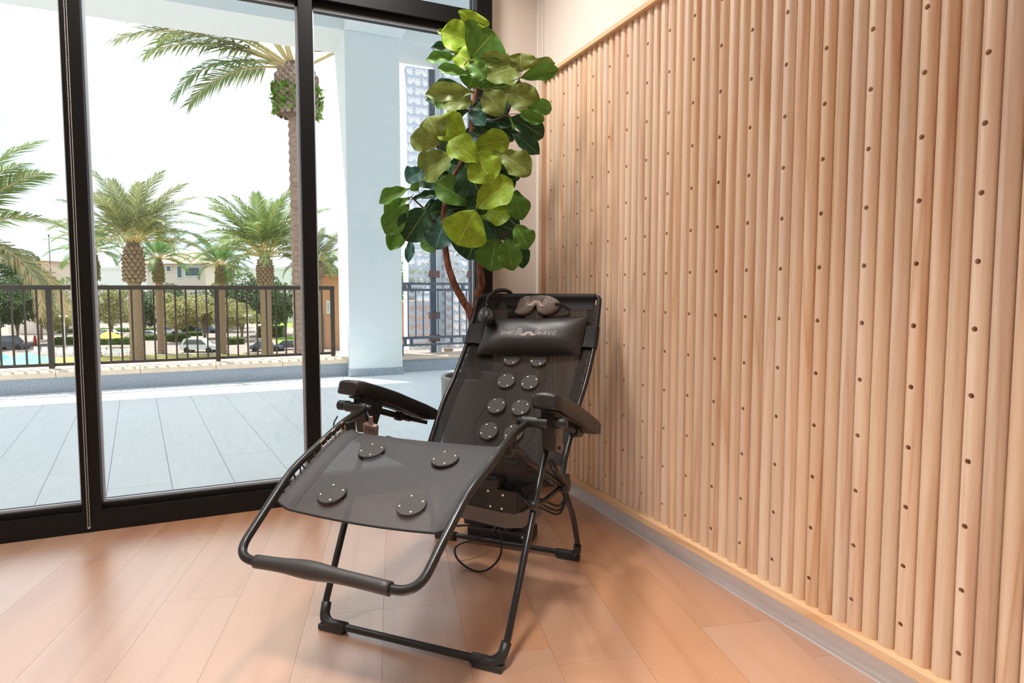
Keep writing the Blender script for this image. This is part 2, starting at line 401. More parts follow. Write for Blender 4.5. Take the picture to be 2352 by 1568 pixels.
tag(MB().box(.045, .2, RY0, .3, 0, CEIL).build('wall_right', M['cream']), kind='structure')
wb = tag(MB().box(-.30, .045, .18, .34, 0, CEIL).build('wall_back', M['beige']), kind='structure')
tag(MB().box(RX0-.15, RX0, RY0, .34, 0, CEIL).build('wall_left', M['cream']), kind='structure')
tag(MB().box(RX0-.15, .2, RY0-.15, RY0, 0, CEIL).build('wall_front', M['cream']), kind='structure')
tag(MB().box(RX0-.15, .2, RY0-.15, .34, CEIL, CEIL+.15).build('ceiling', M['ceiling']), kind='structure')
# cove base: flat face with a curved toe
prof = [(.045, 0), (.012, 0), (.013, .004), (.022, .009), (.030, .018), (.033, .030), (.034, .091), (.045, .091)]
mb = MB(); n = len(prof)
mb.add([(x, RY0, z) for x, z in prof]+[(x, .18, z) for x, z in prof],
       [tuple(range(n)), tuple(range(n, 2*n))[::-1]]+[(i, n+i, n+(i+1) % n, (i+1) % n) for i in range(n)])
tag(mb.build('baseboard_right', M['base'], fix=True), kind='structure')

# ceiling downlights (unseen, above the frame; four added to shape the light)
for i, (x, y, watt, beam) in enumerate(ROOM_LIGHTS):
    cl = empty('ceiling_light', (x, y, CEIL), 0, 'round recessed ceiling light ' + LIGHT_PLACE[i], 'light', 'ceiling lights')
    MB().lathe([(.11, 0), (.11, -.012), (.09, -.016), (.09, -.004)], 24, caps=False).build('ring', M['ceiling'], cl)
    L = bpy.data.lights.new('ceiling_lamp', 'AREA'); L.shape = 'DISK'; L.size = .35; L.energy = watt*LAMP_GAIN; L.color = (1, .965, .92); L.spread = math.radians(beam)
    lo = bpy.data.objects.new('lamp', L); COL.objects.link(lo); lo.parent = cl; lo.location = (0, 0, -.02)

# ------------------------------------------------------------------ slatted oak panel on the right wall
panel = empty('slat_wall_panel', (0, 0, 0), 0, 'pale wooden wall panel of upright rounded slats with rows of small holes', 'wall panel')
PZ0, PZ1 = .091, 2.345; PEND = -57*.05-.03
MB().box(.034, .045, PEND, .004, PZ0, PZ1).build('backing_board', M['backing'], panel)
MB().bbox(-.022, .036, PEND, .006, PZ0, PZ0+.028, .0015).build('bottom_rail', M['rail'], panel)
MB().bbox(-.022, .036, PEND, .006, PZ1-.022, PZ1, .0015).build('top_rail', M['rail'], panel)
MB().bbox(-.022, .036, -.0225, .006, PZ0+.028, PZ1-.022, .0015).build('side_rail', M['slat'], panel)
ZS0, ZS1 = PZ0+.028, PZ1-.022
HS = ZS1-ZS0
def slat_prof(k=26):
    w, d = .0245, .030
    return [(d*(1-abs(math.sin(PI*i/k))**.85), w*math.cos(PI*i/k)) for i in range(k+1)]
pr = slat_prof(); n = len(pr)
mb = MB(); mb.add([(x, y, -HS/2) for x, y in pr]+[(x, y, HS/2) for x, y in pr],
                  [(i, i+1, n+i+1, n+i) for i in range(n-1)], True)
mb.add([(x, y, -HS/2) for x, y in pr], [tuple(range(n))]); mb.add([(x, y, HS/2) for x, y in pr], [tuple(range(n))[::-1]])
mb.add([(pr[0][0], pr[0][1], -HS/2), (pr[-1][0], pr[-1][1], -HS/2), (pr[-1][0], pr[-1][1], HS/2), (pr[0][0], pr[0][1], HS/2)], [(0, 1, 2, 3)])
plain = mb.mesh('slat', M['slat'])
bm = bmesh.new(); bm.from_mesh(plain); bmesh.ops.remove_doubles(bm, verts=bm.verts, dist=1e-5); bmesh.ops.recalc_face_normals(bm, faces=bm.faces); bm.to_mesh(plain); bm.free()
plain.polygons.foreach_set('use_smooth', [False]*len(plain.polygons))
zc = (ZS0+ZS1)/2
tmp = bpy.data.objects.new('tmp_slat', plain); COL.objects.link(tmp)
cut = MB()
for j in range(0, 14):
    z = 2.180-.16427*j
    if ZS0+.02 < z < ZS1-.02:
        Mh = Matrix.Translation((.012, 0, z-zc)) @ Matrix.Rotation(PI/2, 4, 'Y')
        cut.lathe([(.0070, -.02), (.0070, .010)], 14, Mh)
cut_o = cut.build('tmp_cut', M['backing'], fix=True)
md = tmp.modifiers.new('b', 'BOOLEAN'); md.operation = 'DIFFERENCE'; md.object = cut_o; md.solver = 'EXACT'
bpy.context.view_layer.update()
dg = bpy.context.evaluated_depsgraph_get()
holed = bpy.data.meshes.new_from_object(tmp.evaluated_get(dg)); holed.name = 'holed_slat'; holed.polygons.foreach_set('use_smooth', [False]*len(holed.polygons))
bpy.data.objects.remove(tmp); bpy.data.objects.remove(cut_o)
for k in range(1, 58):
    link('slat', holed if k % 3 == 2 else plain, panel, (0, -k*.05, zc))

# ------------------------------------------------------------------ window wall
FY0, FY1, GY = .09, .21, .155
def trim(name, mb_, mat_): return tag(mb_.build(name, mat_), kind='structure')
sill = MB(); sill.bbox(RX0, -.278, FY0, FY1, 0, .098, .003); sill.box(RX0, -.278, .115, FY1, .098, .122)
trim('trim_1', sill, M['black'])
MX = [(-3.312, -3.245), (-2.325, -2.247), (-1.327, -1.258)]
for i, (a, b) in enumerate(MX):
    trim('trim_%d' % (i+2), MB().bbox(a, b, FY0, FY1, .098, CEIL, .003), M['black'])
trim('trim_5', MB().bbox(-.373, -.278, FY0, FY1, .098, CEIL, .003), M['black'])
tr = MB().bbox(RX0, -.373, FY0, FY1, 2.592, 2.685, .003); tr.box(RX0, -.373, .12, FY1, 2.566, 2.592)
trim('trim_6', tr, M['black'])
bays = [(RX0, MX[0][0]), (MX[0][1], MX[1][0]), (MX[1][1], MX[2][0]), (MX[2][1], -.373)]
for i, (a, b) in enumerate(bays):
    w = empty('window_%d' % (i+1), ((a+b)/2, GY, .122), kind='structure')
    off = -(a+b)/2
    def wpart(nm, x0, x1, z0, z1, y0, y1, mt):
        return MB().box(x0+off, x1+off, y0-GY, y1-GY, z0-.122, z1-.122).build(nm, mt, w)
    wpart('pane', a, b, .122, 2.566, GY-.004, GY+.004, M['glass'])
    wpart('upper_pane', a, b, 2.685, CEIL, GY-.004, GY+.004, M['glass'])
    wpart('glazing_strip', a, b, .122, .134, GY-.018, GY-.005, M['gasket'])
    wpart('glazing_strip', a, a+.010, .134, 2.566, GY-.018, GY-.005, M['gasket'])
    wpart('glazing_strip', b-.012, b, .134, 2.566, GY-.018, GY-.005, M['gasket'])
    wpart('glazing_strip', a, b, 2.556, 2.566, GY-.018, GY-.005, M['gasket'])

# bead chains of the roller blinds
def chain(label, strands, ztop, zbot, rb=.0024):
    mb = MB()
    for (x, y) in strands:
        z = zbot
        while z < ztop:
            mb.add([(x+rb, y, z), (x-rb, y, z), (x, y+rb, z), (x, y-rb, z), (x, y, z+rb), (x, y, z-rb)],
                   [(0, 2, 4), (2, 1, 4), (1, 3, 4), (3, 0, 4), (2, 0, 5), (1, 2, 5), (3, 1, 5), (0, 3, 5)], True)
            z += .0066
        mb.tube([(x, y, zbot), (x, y, ztop)], .0008, 4)
    (xa, ya), (xb, yb) = strands
    for k in range(9):
        a = PI*k/8; c = ((xa+xb)/2, (ya+yb)/2); r_ = Vector((xb-xa, yb-ya)).length/2
        d = Vector((xa-c[0], ya-c[1])).normalized()
        p = (c[0]+d.x*math.cos(a)*r_, c[1]+d.y*math.cos(a)*r_, zbot-math.sin(a)*r_)
        mb.sphere(p, rb, n=6, m_=4)
    return tag(mb.build('blind_chain', M['bead']), label, 'blind chain', 'bead chains')
chain('silver bead blind chain hanging in front of the black window mullion to the floor', [(-2.3005, .070), (-2.2935, .078)], 3.05, .03, .003)
chain('thin bead blind chain hanging in the corner beside the slatted panel', [(.004, .06), (.022, .075)], 3.05, .25)
bl = empty('roller_blind', (-2.3, .05, 3.05), 0, 'rolled up window blind above the windows', 'blind')
MB().bbox(-2.2, 2.0, -.03, .04, 0, .09, .006).build('cassette', M['cream'], bl)
bl = empty('roller_blind', (.01, .05, 3.05), 0, 'rolled up blind bracket in the corner above the slatted panel', 'blind')
MB().bbox(-.25, .03, -.03, .04, 0, .09, .006).build('cassette', M['cream'], bl)

# ================================================================== BALCONY
bf = empty('balcony_floor', (0, 2.6, 0), kind='structure')
MB().box(-6.2, 3.2, .21-2.6, 5.3-2.6, -.12, -.006).build('grout_bed', M['grout'], bf)
SK, TW, TL = -.128, .3195, 1.465
for i in range(-12, 18):
    s0 = (1.782-.465*(i-2)) % TL
    y = s0-TL
    while y < 5.2:
        ya, yb = max(y+.0015, .212), min(y+TL-.0015, 5.2)
        if yb > ya+.02:
            xa = -2.631+TW*i
            pl_ = [(xa+.0015+SK*(ya-.55), ya-2.6), (xa+TW-.0015+SK*(ya-.55), ya-2.6), (xa+TW-.0015+SK*(yb-.55), yb-2.6), (xa+.0015+SK*(yb-.55), yb-2.6)]
            MB().prism(pl_, -.008, 0).build('tile', M['tile'], bf)
        y += TL
kw = MB(); kw.box(-6.2, -.34, 5.0, 5.34, -.1, .168); kw.box(.35, 3.2, 5.0, 5.34, -.1, .168)
KR = math.radians(2.0); KP = Vector((-.34, 5.03, 0))
def kerb_turn(o):
    R3 = Matrix.Rotation(KR, 3, 'Z'); o.location = KP+R3 @ (o.location-KP); o.rotation_euler = (0, 0, KR); return o
tag(kerb_turn(kw.build('balcony_kerb', M['kerb'])), kind='structure')
cp = empty('kerb_coping', (0, 5.17, .168), kind='structure')
jts = [-6.2, -5.0, -4.25, -3.47, -2.68, -1.9, -1.15, -.345]
def coping(a, b, h, mt):
    pf = [(-.215, .012), (-.225, .03), (-.225, h-.025), (-.205, h), (.225, h), (.225, 0), (-.2, 0)]
    k = len(pf); mb = MB()
    mb.add([(a, y, z) for y, z in pf]+[(b, y, z) for y, z in pf], [tuple(range(k)), tuple(range(k, 2*k))[::-1]]+[(i, k+i, k+(i+1) % k, (i+1) % k) for i in range(k)])
    return mb.build('coping_stone', mt, cp, fix=True)
for a, b in zip(jts[:-1], jts[1:]): coping(a+.003, b-.003, .082, M['coping'])
for a, b in ((.37, 1.35), (1.356, 3.2)): coping(a, b, .046, M['coping'])
kerb_turn(cp)
pil = empty('balcony_pillar', (0, 5.27, 0), kind='structure')
MB().box(-.338, .351, -.42, .42, 0, 4.35).build('shaft', M['stucco'], pil)
MB().box(-.352, .365, -.434, -.30, 0, .098).build('plinth', M['kerb'], pil)
bmz = MB()
bmz.box(-6.2, 3.2, 4.87, 5.69, 4.35, 5.0)                   # edge beam
bmz.box(-.338, .38, .34, 4.87, 4.352, 5.0)                   # cross beam to the building
tag(bmz.build('balcony_beam', M['stucco']), kind='structure')
tag(MB().box(-6.2, 3.2, .21, 5.69, 5.0, 5.2).build('balcony_ceiling', M['stucco']), kind='structure')
tag(MB().box(-6.2, 3.2, .21, .4, CEIL, 5.0).build('wall_facade', M['stucco']), kind='structure')
tag(MB().box(.045, 3.2, .30, .42, 0, CEIL).build('wall_facade_side', M['stucco']), kind='structure')

rl = empty('balcony_railing', (-2.2, 5.12, .256), 0, 'dark bronze balcony railing with thin upright balusters left of the pillar', 'railing')
def rbox(par, nm, x0, x1, y0, y1, z0, z1, mt):
    l = par.location; return MB().bbox(x0-l.x, x1-l.x, y0-l.y, y1-l.y, z0-l.z, z1-l.z, .002).build(nm, mt, par)
rbox(rl, 'top_rail', -6.1, -.475, 5.10, 5.145, 1.122, 1.172, M['bronze'])
rbox(rl, 'bottom_rail', -6.1, -.475, 5.105, 5.14, .278, .311, M['bronze'])
posts = [-5.19, -3.53, -1.87, -.505]
bal = MB().box(-.009, .009, -.009, .009, .311-.256, 1.122-.256).mesh('baluster', M['bronze'])
pst = MB().bbox(-.026, .026, -.026, .026, 0, 1.122-.256, .002).mesh('post', M['bronze'])
for p_ in posts: link('post', pst, rl, (p_+2.2, .002, 0))
for a, b in zip([-6.2]+posts[:-1], posts):
    if b == -.505: xs = [-1.87+.112*k for k in range(1, 12)]
    else: xs = [b-.1105*k for k in range(1, 15)]
    for x in xs: link('baluster', bal, rl, (x+2.2, 0, 0))
kerb_turn(rl)
rr = empty('balcony_railing', (1.4, 5.12, .214), 0, 'blue-grey steel railing with double rails right of the pillar', 'railing')
for z0, z1 in ((1.19, 1.225), (1.105, 1.14), (.44, .475), (.345, .37)):
    rbox(rr, 'rail', .37, 3.0, 5.105, 5.14, z0, z1, M['steel'])
for x in (.45, .51, 1.13, 1.30, 1.9, 2.1): rbox(rr, 'spacer_block', x, x+.05, 5.11, 5.135, 1.14, 1.19, M['steel'])
for x in (.45, .54, 1.13, 1.32, 1.9, 2.1): rbox(rr, 'spacer_block', x, x+.04, 5.11, 5.135, .37, .44, M['steel'])
for k in range(24): rbox(rr, 'baluster', .40+.108*k, .415+.108*k, 5.114, 5.131, .475, 1.105, M['steel'])
for x in (.40, 1.42, 2.7): rbox(rr, 'post', x, x+.04, 5.10, 5.14, .214, .345, M['steel'])

kerb_turn(rr)
# laser cut leaf screens beyond the right railing
from mathutils.geometry import tessellate_polygon
def cut_panel(name, w, h, th, mt, cw, ch):
    """sheet of equal cells, every cell pierced by a fan of five leaf shaped cuts"""
    nx, ny = max(1, round(w/cw)), round(h/ch); cw, ch = w/nx, h/ny; mb = MB(); cache = {}
    for j in range(ny):
        for i in range(nx):
            par = (i+j) % 2
            if par not in cache:
                loops = [[(-cw/2, -ch/2), (cw/2, -ch/2), (cw/2, ch/2), (-cw/2, ch/2)]]+leaf_holes(cw, ch, par)
                tris = tessellate_polygon([[Vector((x, y, 0)) for x, y in lp] for lp in loops]); cache[par] = (loops, tris)
            loops, tris = cache[par]; ox, oy = (i+.5)*cw-w/2, (j+.5)*ch-h/2
            flat = [(x+ox, y+oy) for lp in loops for x, y in lp]; k = len(flat)
            fs = [tuple(t) for t in tris]+[tuple(q_+k for q_ in t[::-1]) for t in tris]; o_ = 4
            for lp in loops[1:]:
                n_ = len(lp); fs += [(o_+q_, o_+(q_+1) % n_, k+o_+(q_+1) % n_, k+o_+q_) for q_ in range(n_)]; o_ += n_
            mb.add([(x, y, -th/2) for x, y in flat]+[(x, y, th/2) for x, y in flat], fs)
    return mb.mesh(name, mt)
def leaf_holes(cw, ch, par):
    hs = []; cx = cy = 0; i = par; j = 0
    for _ in (0,):
        for _ in (0,):
            bx = cx+(-1 if par else 1)*cw*.42; by = cy-ch*.42
            base = math.atan2(cy-by, cx-bx)
            for k in range(5):
                a = base+(k-2)*.30; L_ = ch*1.05
                while L_ > ch*.35:                               # shrink each cut until it stays inside its own cell
                    s0 = ch*(.17 if k % 2 else .24); wd = L_*.058; pts = []
                    for t in (0, .2, .45, .7, .9, 1.0, .9, .7, .45, .2):
                        sgn = 1 if len(pts) <= 5 else -1
                        ww = wd*math.sin(PI*min(1, t*.80+.08))*sgn
                        r_ = s0+(L_-s0)*t; bend = a+.10*t*(1 if (i+j) % 2 else -1)
                        pts.append((bx+math.cos(bend)*r_-math.sin(bend)*ww, by+math.sin(bend)*r_+math.cos(bend)*ww))
                    if all(abs(x-cx) < cw*.47 and abs(y-cy) < ch*.47 for x, y in pts): hs.append(pts); break
                    L_ *= .93
    return hs
def screen(name, x0, x1, y, z0, z1, seed, label):
    w, h = x1-x0, z1-z0
    t = empty(name, ((x0+x1)/2, y, z0), 0, label, 'screen', 'leaf pattern screens')
    me = cut_panel('cut_panel', w, h, .006, M['screen'], .125, .135)
    link('cut_panel', me, t, (0, 0, h/2), (PI/2, 0, 0))
    me2 = cut_panel('side_panel', .30, h, .006, M['screen'], .10, .135)
    link('side_panel', me2, t, (-w/2+.003, .153, h/2), (PI/2, 0, PI/2))
    MB().box(w/2+.005, w/2+.085, -.02, .06, -.25, h).build('post', M['steel'], t)
    for zz in (.12, .45, 1.05, 2.4, 3.6): MB().box(w/2-.03, w/2+.13, -.045, -.02, zz, zz+.10).build('bracket', M['bracket'], t)
    return t
screen('leaf_screen', .615, .94, 5.52, .25, 4.26, 1, 'pale perforated leaf pattern screen nearest the white pillar')
screen('leaf_screen', 1.16, 1.53, 5.52, .25, 4.30, 2, 'pale perforated leaf pattern screen behind the fig tree, further from the pillar')
screen('leaf_screen', 1.70, 2.10, 5.52, .25, 4.30, 3, 'pale perforated leaf pattern screen farthest right behind the window jamb')
tag(MB().box(1.05, 1.12, 5.56, 5.9, -.1, 4.35).build('balcony_column', M['stucco']), kind='structure')

# ================================================================== ZERO GRAVITY CHAIR  (local x: towards the slat wall, y: towards the head, z up)
CH_LOC, CH_ROT = (-1.18364, -1.42005, 0), math.radians(134.646+180)
chair = empty('zero_gravity_chair', CH_LOC, CH_ROT, 'black reclining lounge chair with dark mesh sling and round grey discs', 'chair')
TR = .0115
def both(fn):
    for s in (1, -1): fn(s)
# front leg frame (U with the floor bar in front)
def fl(s): return [(s*.356, .335, .625), (s*.345, .205, .415), (s*.327, .0, .075), (s*.31, -.012, .022)]
pts = fillet([(-.356, .335, .63), (-.327, -.004, .022), (.327, -.004, .022), (.356, .335, .63)], .075, 9)
MB().tube(pts, TR, 12).build('front_leg_frame', M['tube'], chair)
pts = fillet([(-.325, .605, .372), (-.330, .735, .225), (-.337, .815, .022), (.337, .815, .022), (.330, .735, .225), (.325, .605, .372)], [0, .06, .06, .06, .06, 0], 8)
MB().tube(pts, TR, 12).build('rear_leg_frame', M['tube'], chair)
# foot caps: plastic shoes on the four floor corners
def shoe(x, y, s, d):
    mb = MB()
    mb.tube(fillet([(x-s*.095, y, .021), (x-s*.005, y, .021), (x+s*.006, y+d*.03, .075)], .045, 6), .0165, 12)
    mb.bbox(min(x-s*.09, x+s*.008), max(x-s*.09, x+s*.008), y-.016, y+.016, 0, .02, .004)
    return mb.build('foot_cap', M['plastic'], chair)
for s in (1, -1):
    shoe(s*.322, -.002, s, 1); shoe(s*.330, .815, s, -1)
# leg rest frame
half = [(.243, .697, .313), (.205, .688, .311), (.15, .681, .308), (.08, .664, .306), (-.03, .625, .303), (-.165, .578, .294), (-.297, .492, .284)]
side = lambda s: [Vector((s*w, v, z)) for v, z, w in half]
R_ = catmull(side(1), 4); L_ = catmull(side(-1), 4)
mid = fillet([R_[-1], (.278, -.405, .415), (-.278, -.405, .415), L_[-1]], .085, 10)
MB().tube(R_[:-1]+mid+L_[::-1][1:], TR*1.05, 12).build('leg_rest_frame', M['tube'], chair)
k = 20
MB().tube([(-.205+.41*i/k, -.405, .415+.006*math.sin(PI*i/k)) for i in range(k+1)],
          [.0175+.006*math.exp(-((i/k-.42)/.16)**2) for i in range(k+1)], 14).build('foot_bar_sleeve', M['padfoam'], chair)
# backrest frame
Bc = [(.655, .385), (.68, .42), (.708, .464), (.757, .52), (.855, .627), (.96, .712), (1.10, .856), (1.16, .955), (1.205, 1.035), (1.238, 1.09)]
Bs = catmull([Vector((0, v, z)) for v, z in Bc], 6)
wB = lambda z: .305+.012*max(0, min(1, (z-.45)/.3))-.006*max(0, (z-.9)/.2)
Rb = [Vector((wB(p.z), p.y, p.z)) for p in Bs]; Lb = [Vector((-p.x, p.y, p.z)) for p in Rb]
top = fillet([Rb[-5], Rb[-1]+Vector((-.002, .0, 0)), Lb[-1]+Vector((.002, 0, 0)), Lb[-5]], .05, 8)
MB().tube(Rb[:-5]+top+Lb[:-5][::-1], TR, 12).build('backrest_frame', M['tube'], chair)
def back_y(z):
    for a, b in zip(Bs[:-1], Bs[1:]):
        if a.z <= z <= b.z: return a.y+(b.y-a.y)*(z-a.z)/(b.z-a.z)
    return Bs[-1].y if z > Bs[-1].z else Bs[0].y
def back_pt(x, z, off=0):
    """point on the backrest sling; off > 0 lies in front of it"""
    e = .01; t = Vector((0, back_y(z+e)-back_y(z-e), 2*e)).normalized(); nrm = Vector((0, -t.z, t.y))
    sag = .022*max(0, 1-(x/.29)**2)*min(1, max(0, (1.09-z)/.2))
    return Vector((x, back_y(z), z))-nrm*sag+nrm*off, t, nrm
# backrest sling
rows = []
zs = [.43+(1.055-.43)*i/26 for i in range(27)]
for z in zs: rows.append([back_pt((wB(z)-.008)*(-1+2*j/16), z)[0] for j in range(17)])
MB().grid(rows).build('backrest_sling', M['sling'], chair)
for s in (1, -1):                                               # stitched side hems
    rows = [[back_pt(s*(.258+.036*j/3), z, .0012)[0] for j in range(4)] for z in zs]
    MB().grid(rows).build('side_hem', M['sling'], chair)
rows = []
for a in range(11):                                             # top sleeve folded over the bar
    an = -PI*.1+PI*1.0*a/10
    rows.append([Vector((x, 1.236-math.cos(an)*.0175, 1.089+math.sin(an)*.0175)) for x in (-.29, -.145, 0, .145, .29)])
fr = [[back_pt(x, z, .003)[0] for x in (-.286, -.145, 0, .145, .286)] for z in (1.03, 1.05, 1.07)]
MB().grid(fr+rows+[[Vector((x, 1.252, 1.05)) for x in (-.28, -.14, 0, .14, .28)]]).build('top_sleeve', M['hem'], chair)
# seat and leg sling
Sc = [(-.245, .500), (-.20, .528), (-.12, .562), (-.02, .602), (.06, .628), (.112, .640), (.135, .634), (.18, .606), (.28, .548), (.40, .482), (.52, .416), (.625, .366)]
Ss = catmull([Vector((0, v, z)) for v, z in Sc], 5)
hwf = lambda v: .275+.020*max(0, min(1, (v+.25)/.33))
rows = []
for i, p in enumerate(Ss):
    t = i/(len(Ss)-1); row = []
    for j in range(17):
        hw = hwf(p.y); x = hw*(-1+2*j/16); e = abs(x)/hw
        sag = .012*(1-e**2) if t < .5 else .03*(1-e**2)*min(1, (t-.45)*4)
        lift = .014*max(0, (e-.86)/.14)**2 if t < .55 else 0
        row.append(Vector((x, p.y, p.z-sag+lift)))
    rows.append(row)
nleg = next(i for i, p in enumerate(Ss) if p.y > .13)
MB().grid(rows[:nleg+1]).build('leg_sling', M['sling_leg'], chair)
MB().grid(rows[nleg:]).build('seat_sling', M['sling'], chair)
MB().tube([p+Vector((0, -.002, 0)) for p in rows[0]], .0035, 6).build('front_hem', M['hem'], chair)
def seat_z(v):
    for a, b in zip(Ss[:-1], Ss[1:]):
        if a.y <= v <= b.y: return a.z+(b.z-a.z)*(v-a.y)/(b.y-a.y)
for s in (1, -1):                                               # rolled side hems
    hr = [[Vector((s*(hwf(p.y)-.055+.055*j/4), p.y, p.z+.0015+.017*max(0, (j/4-.4)/.6)**2-.012*(1-((hwf(p.y)-.055+.055*j/4)/hwf(p.y))**2))) for j in range(5)] for p in Ss[:nleg]]
    MB().grid(hr).build('side_hem', M['sling_leg'], chair)
# elastic lacing between sling and tube
def lacing(pa, pb, nm='lacing_cord', mt_='dplastic'):
    pts = []
    for i, (a, b) in enumerate(zip(pa, pb)):
        pts += [a, b] if i % 2 == 0 else [b, a]
    return MB().tube(fillet(pts, .006, 2), .0026, 6).build(nm, M[mt_], chair)
def frame_at(v, s):
    P = R_ if s > 0 else L_
    best = min(P, key=lambda p: abs(p.y-v)); return best
for s in (1, -1):
    for va, nn_, mt_ in ((-.215, 7, 'dplastic'), (-.02, 6, 'cordtan')):
        vs_ = [va+.024*i for i in range(nn_)]
        lacing([Vector((s*(hwf(v)-.004), v, seat_z(v)+.010)) for v in vs_], [frame_at(v, s)+Vector((-s*.006, 0, .008)) for v in vs_], mt_=mt_)
    zl = [.46+.033*i for i in range(17)]
    lacing([back_pt(s*.29, z, -.006)[0] for z in zl], [Vector((s*(wB(z)-.004), back_y(z)+.004, z)) for z in zl])
# seat rails from the leg frame down to the rear hub
for s in (1, -1):
    MB().tube(catmull([(s*.312, .115, .648), (s*.314, .25, .565), (s*.316, .42, .478), (s*.32, .615, .378)], 5), TR*1.05, 10).build('seat_rail', M['tube'], chair)
    MB().bbox(s*.30-.016, s*.30+.016, .10, .145, .615, .675, .005).build('rail_clamp', M['plastic'], chair)
    vs_ = [.17+.034*i for i in range(13)]
    lacing([Vector((s*.268, v, seat_z(v)-.002)) for v in vs_], [Vector((s*.312, v, .655-(v-.1)*.54)) for v in vs_])
# rear hubs and links
for s in (1, -1):
    hub = MB(); Mx = Matrix.Translation((s*.325, .625, .372)) @ Matrix.Rotation(PI/2, 4, 'Y')
    hub.lathe([(.024, -.02), (.028, -.012), (.028, .012), (.024, .02)], 16, Mx)
    hub.bbox(s*.325-.014, s*.325+.014, .60, .665, .355, .41, .006)
    hub.build('rear_hub', M['plastic'], chair)
    MB().tube([(s*.352, .375, .532), (s*.345, .46, .475), (s*.335, .61, .385)], TR*1.1, 10).build('link_tube', M['tube'], chair)
    MB().tube(catmull([(s*.346, .215, .43), (s*.33, .33, .40), (s*.31, .46, .372), (s*.318, .60, .375)], 5), .009, 8).build('brace_tube', M['tube'], chair)
for s in (1, -1): MB().tube([(s*.345, .215, .432), (s*.29, .30, .42), (s*.15+.03, .46, .405)], .010, 10).build('mount_arm', M['tube'], chair)
for s in (1, -1):
    MB().lathe([(.017, -.012), (.017, .012)], 12, Matrix.Translation((s*.346, .215, .432)) @ Matrix.Rotation(PI/2, 4, 'Y')).build('pivot_bolt', M['plastic'], chair)

# armrests
def armrest(s):
    ar = empty('armrest', (0, 0, 0)); ar.parent = chair
    ctop = [(.236, .794), (.30, .783), (.40, .752), (.515, .713), (.62, .672), (.75, .622), (.835, .586)]
    cbot = [(.225, .747), (.30, .728), (.40, .690), (.515, .649), (.62, .606), (.74, .556), (.825, .538)]
    rows = []
    a, b = .336, .418
    kx = [a, a+.006, a+.02, (a+b)/2, b-.02, b-.006, b]
    up = [-.008, -.0015, .002, .004, .002, -.0015, -.008]
    def ring(tp, bp, ins=0):
        t = [Vector((s*x, tp[0], tp[1]+d)) for x, d in zip(kx, up)]
        bo = [Vector((s*x, bp[0], bp[1]+(.005 if i in (0, 6) else 0))) for i, x in enumerate(kx)]
        r_ = t+bo[::-1]
        if ins:
            c = sum(r_, Vector())/len(r_); r_ = [p+(c-p).normalized()*ins for p in r_]
        return r_
    rings = [ring(ctop[0], cbot[0], .010)]
    rings[0] = [p+Vector((0, -.004, .001)) for p in rings[0]]
    rings += [ring(t, b_) for t, b_ in zip(ctop, cbot)]
    last = [p+Vector((0, .005, -.002)) for p in ring(ctop[-1], cbot[-1], .010)]; rings.append(last)
    mb = MB(); mb.grid(rings, True, True); n_ = len(rings[0])
    mb.add(rings[0], [tuple(range(n_))]); mb.add(rings[-1], [tuple(range(n_))[::-1]])
    pad = mb.build('arm_pad', M['leather'], ar, fix=True)
    # seam piping on the inner front edge
    MB().tube([Vector((s*a, .2355, .788)), Vector((s*a, .229, .752))], .0022, 6).build('piping', M['leather'], pad)
    x0, x1 = sorted((s*.352, s*.402))
    MB().bbox(x0, x1, .27, .80, -.004, .004, .002, Matrix.Translation((0, 0, .735)) @ Matrix.Shear('XY', 4, (0, 0)) @ Matrix(((1, 0, 0, 0), (0, 1, 0, 0), (0, -.335, 1, .085), (0, 0, 0, 1)))).build('arm_plate', M['plastic'], ar)
    br = MB(); xa, xb = sorted((s*.345, s*.392))
    br.prism([(.285, .745), (.42, .715), (.40, .66), (.355, .59), (.305, .59), (.290, .66)], xa, xb, Matrix(((0, 0, 1, 0), (1, 0, 0, 0), (0, 1, 0, 0), (0, 0, 0, 1))))
    br.build('arm_bracket', M['plastic'], ar, fix=True)
    MB().lathe([(.0165, -.05), (.018, -.046), (.018, .035), (.0165, .04)], 16, Matrix.Translation((s*.345, .245, .697)) @ Matrix.Rotation(PI/2, 4, 'Y')).build('pivot_sleeve', M['plastic'], ar)
    MB().lathe([(.013, -.035), (.013, .035)], 14, Matrix.Translation((s*.315, .245, .697)) @ Matrix.Rotation(PI/2, 4, 'Y')).build('pivot_tube', M['tube'], ar)
    MB().lathe([(.012, 0), (.0185, .004), (.0185, .046), (.014, .05)], 16, Matrix.Translation((s*.392, .262, .697)) @ Matrix.Rotation(s*PI/2, 4, 'Y')).build('lock_knob', M['plastic'], ar)
    MB().tube([(s*.378, .36, .672), (s*.378, .60, .592), (s*.378, .66, .572)], .0125, 12).build('arm_tube', M['tube'], ar)
    MB().lathe([(.019, -.014), (.019, .014)], 14, Matrix.Translation((s*.378, .575, .600)) @ Matrix.Rotation(math.radians(-108), 4, 'X')).build('tube_clamp', M['plastic'], ar)
    MB().tube([(s*.378, .66, .572), (s*.36, .70, .558), (s*.325, .72, .548)], .0085, 10).build('arm_link', M['tube'], ar)
    lv = MB(); lv.prism([(s*.396, .705), (s*.424, .700), (s*.416, .665), (s*.414, .625), (s*.420, .612), (s*.412, .588), (s*.394, .596), (s*.398, .65)], -.302, -.297, Matrix.Rotation(PI/2, 4, 'X'))
    lo_ = lv.build('lock_lever', M['lever'], ar, fix=True)
    MB().lathe([(.006, 0), (.006, .004)], 10, Matrix.Translation((s*.405, .2985, .606)) @ Matrix.Rotation(PI/2, 4, 'X')).build('rivet', M['dplastic'], ar)
armrest(1); armrest(-1)

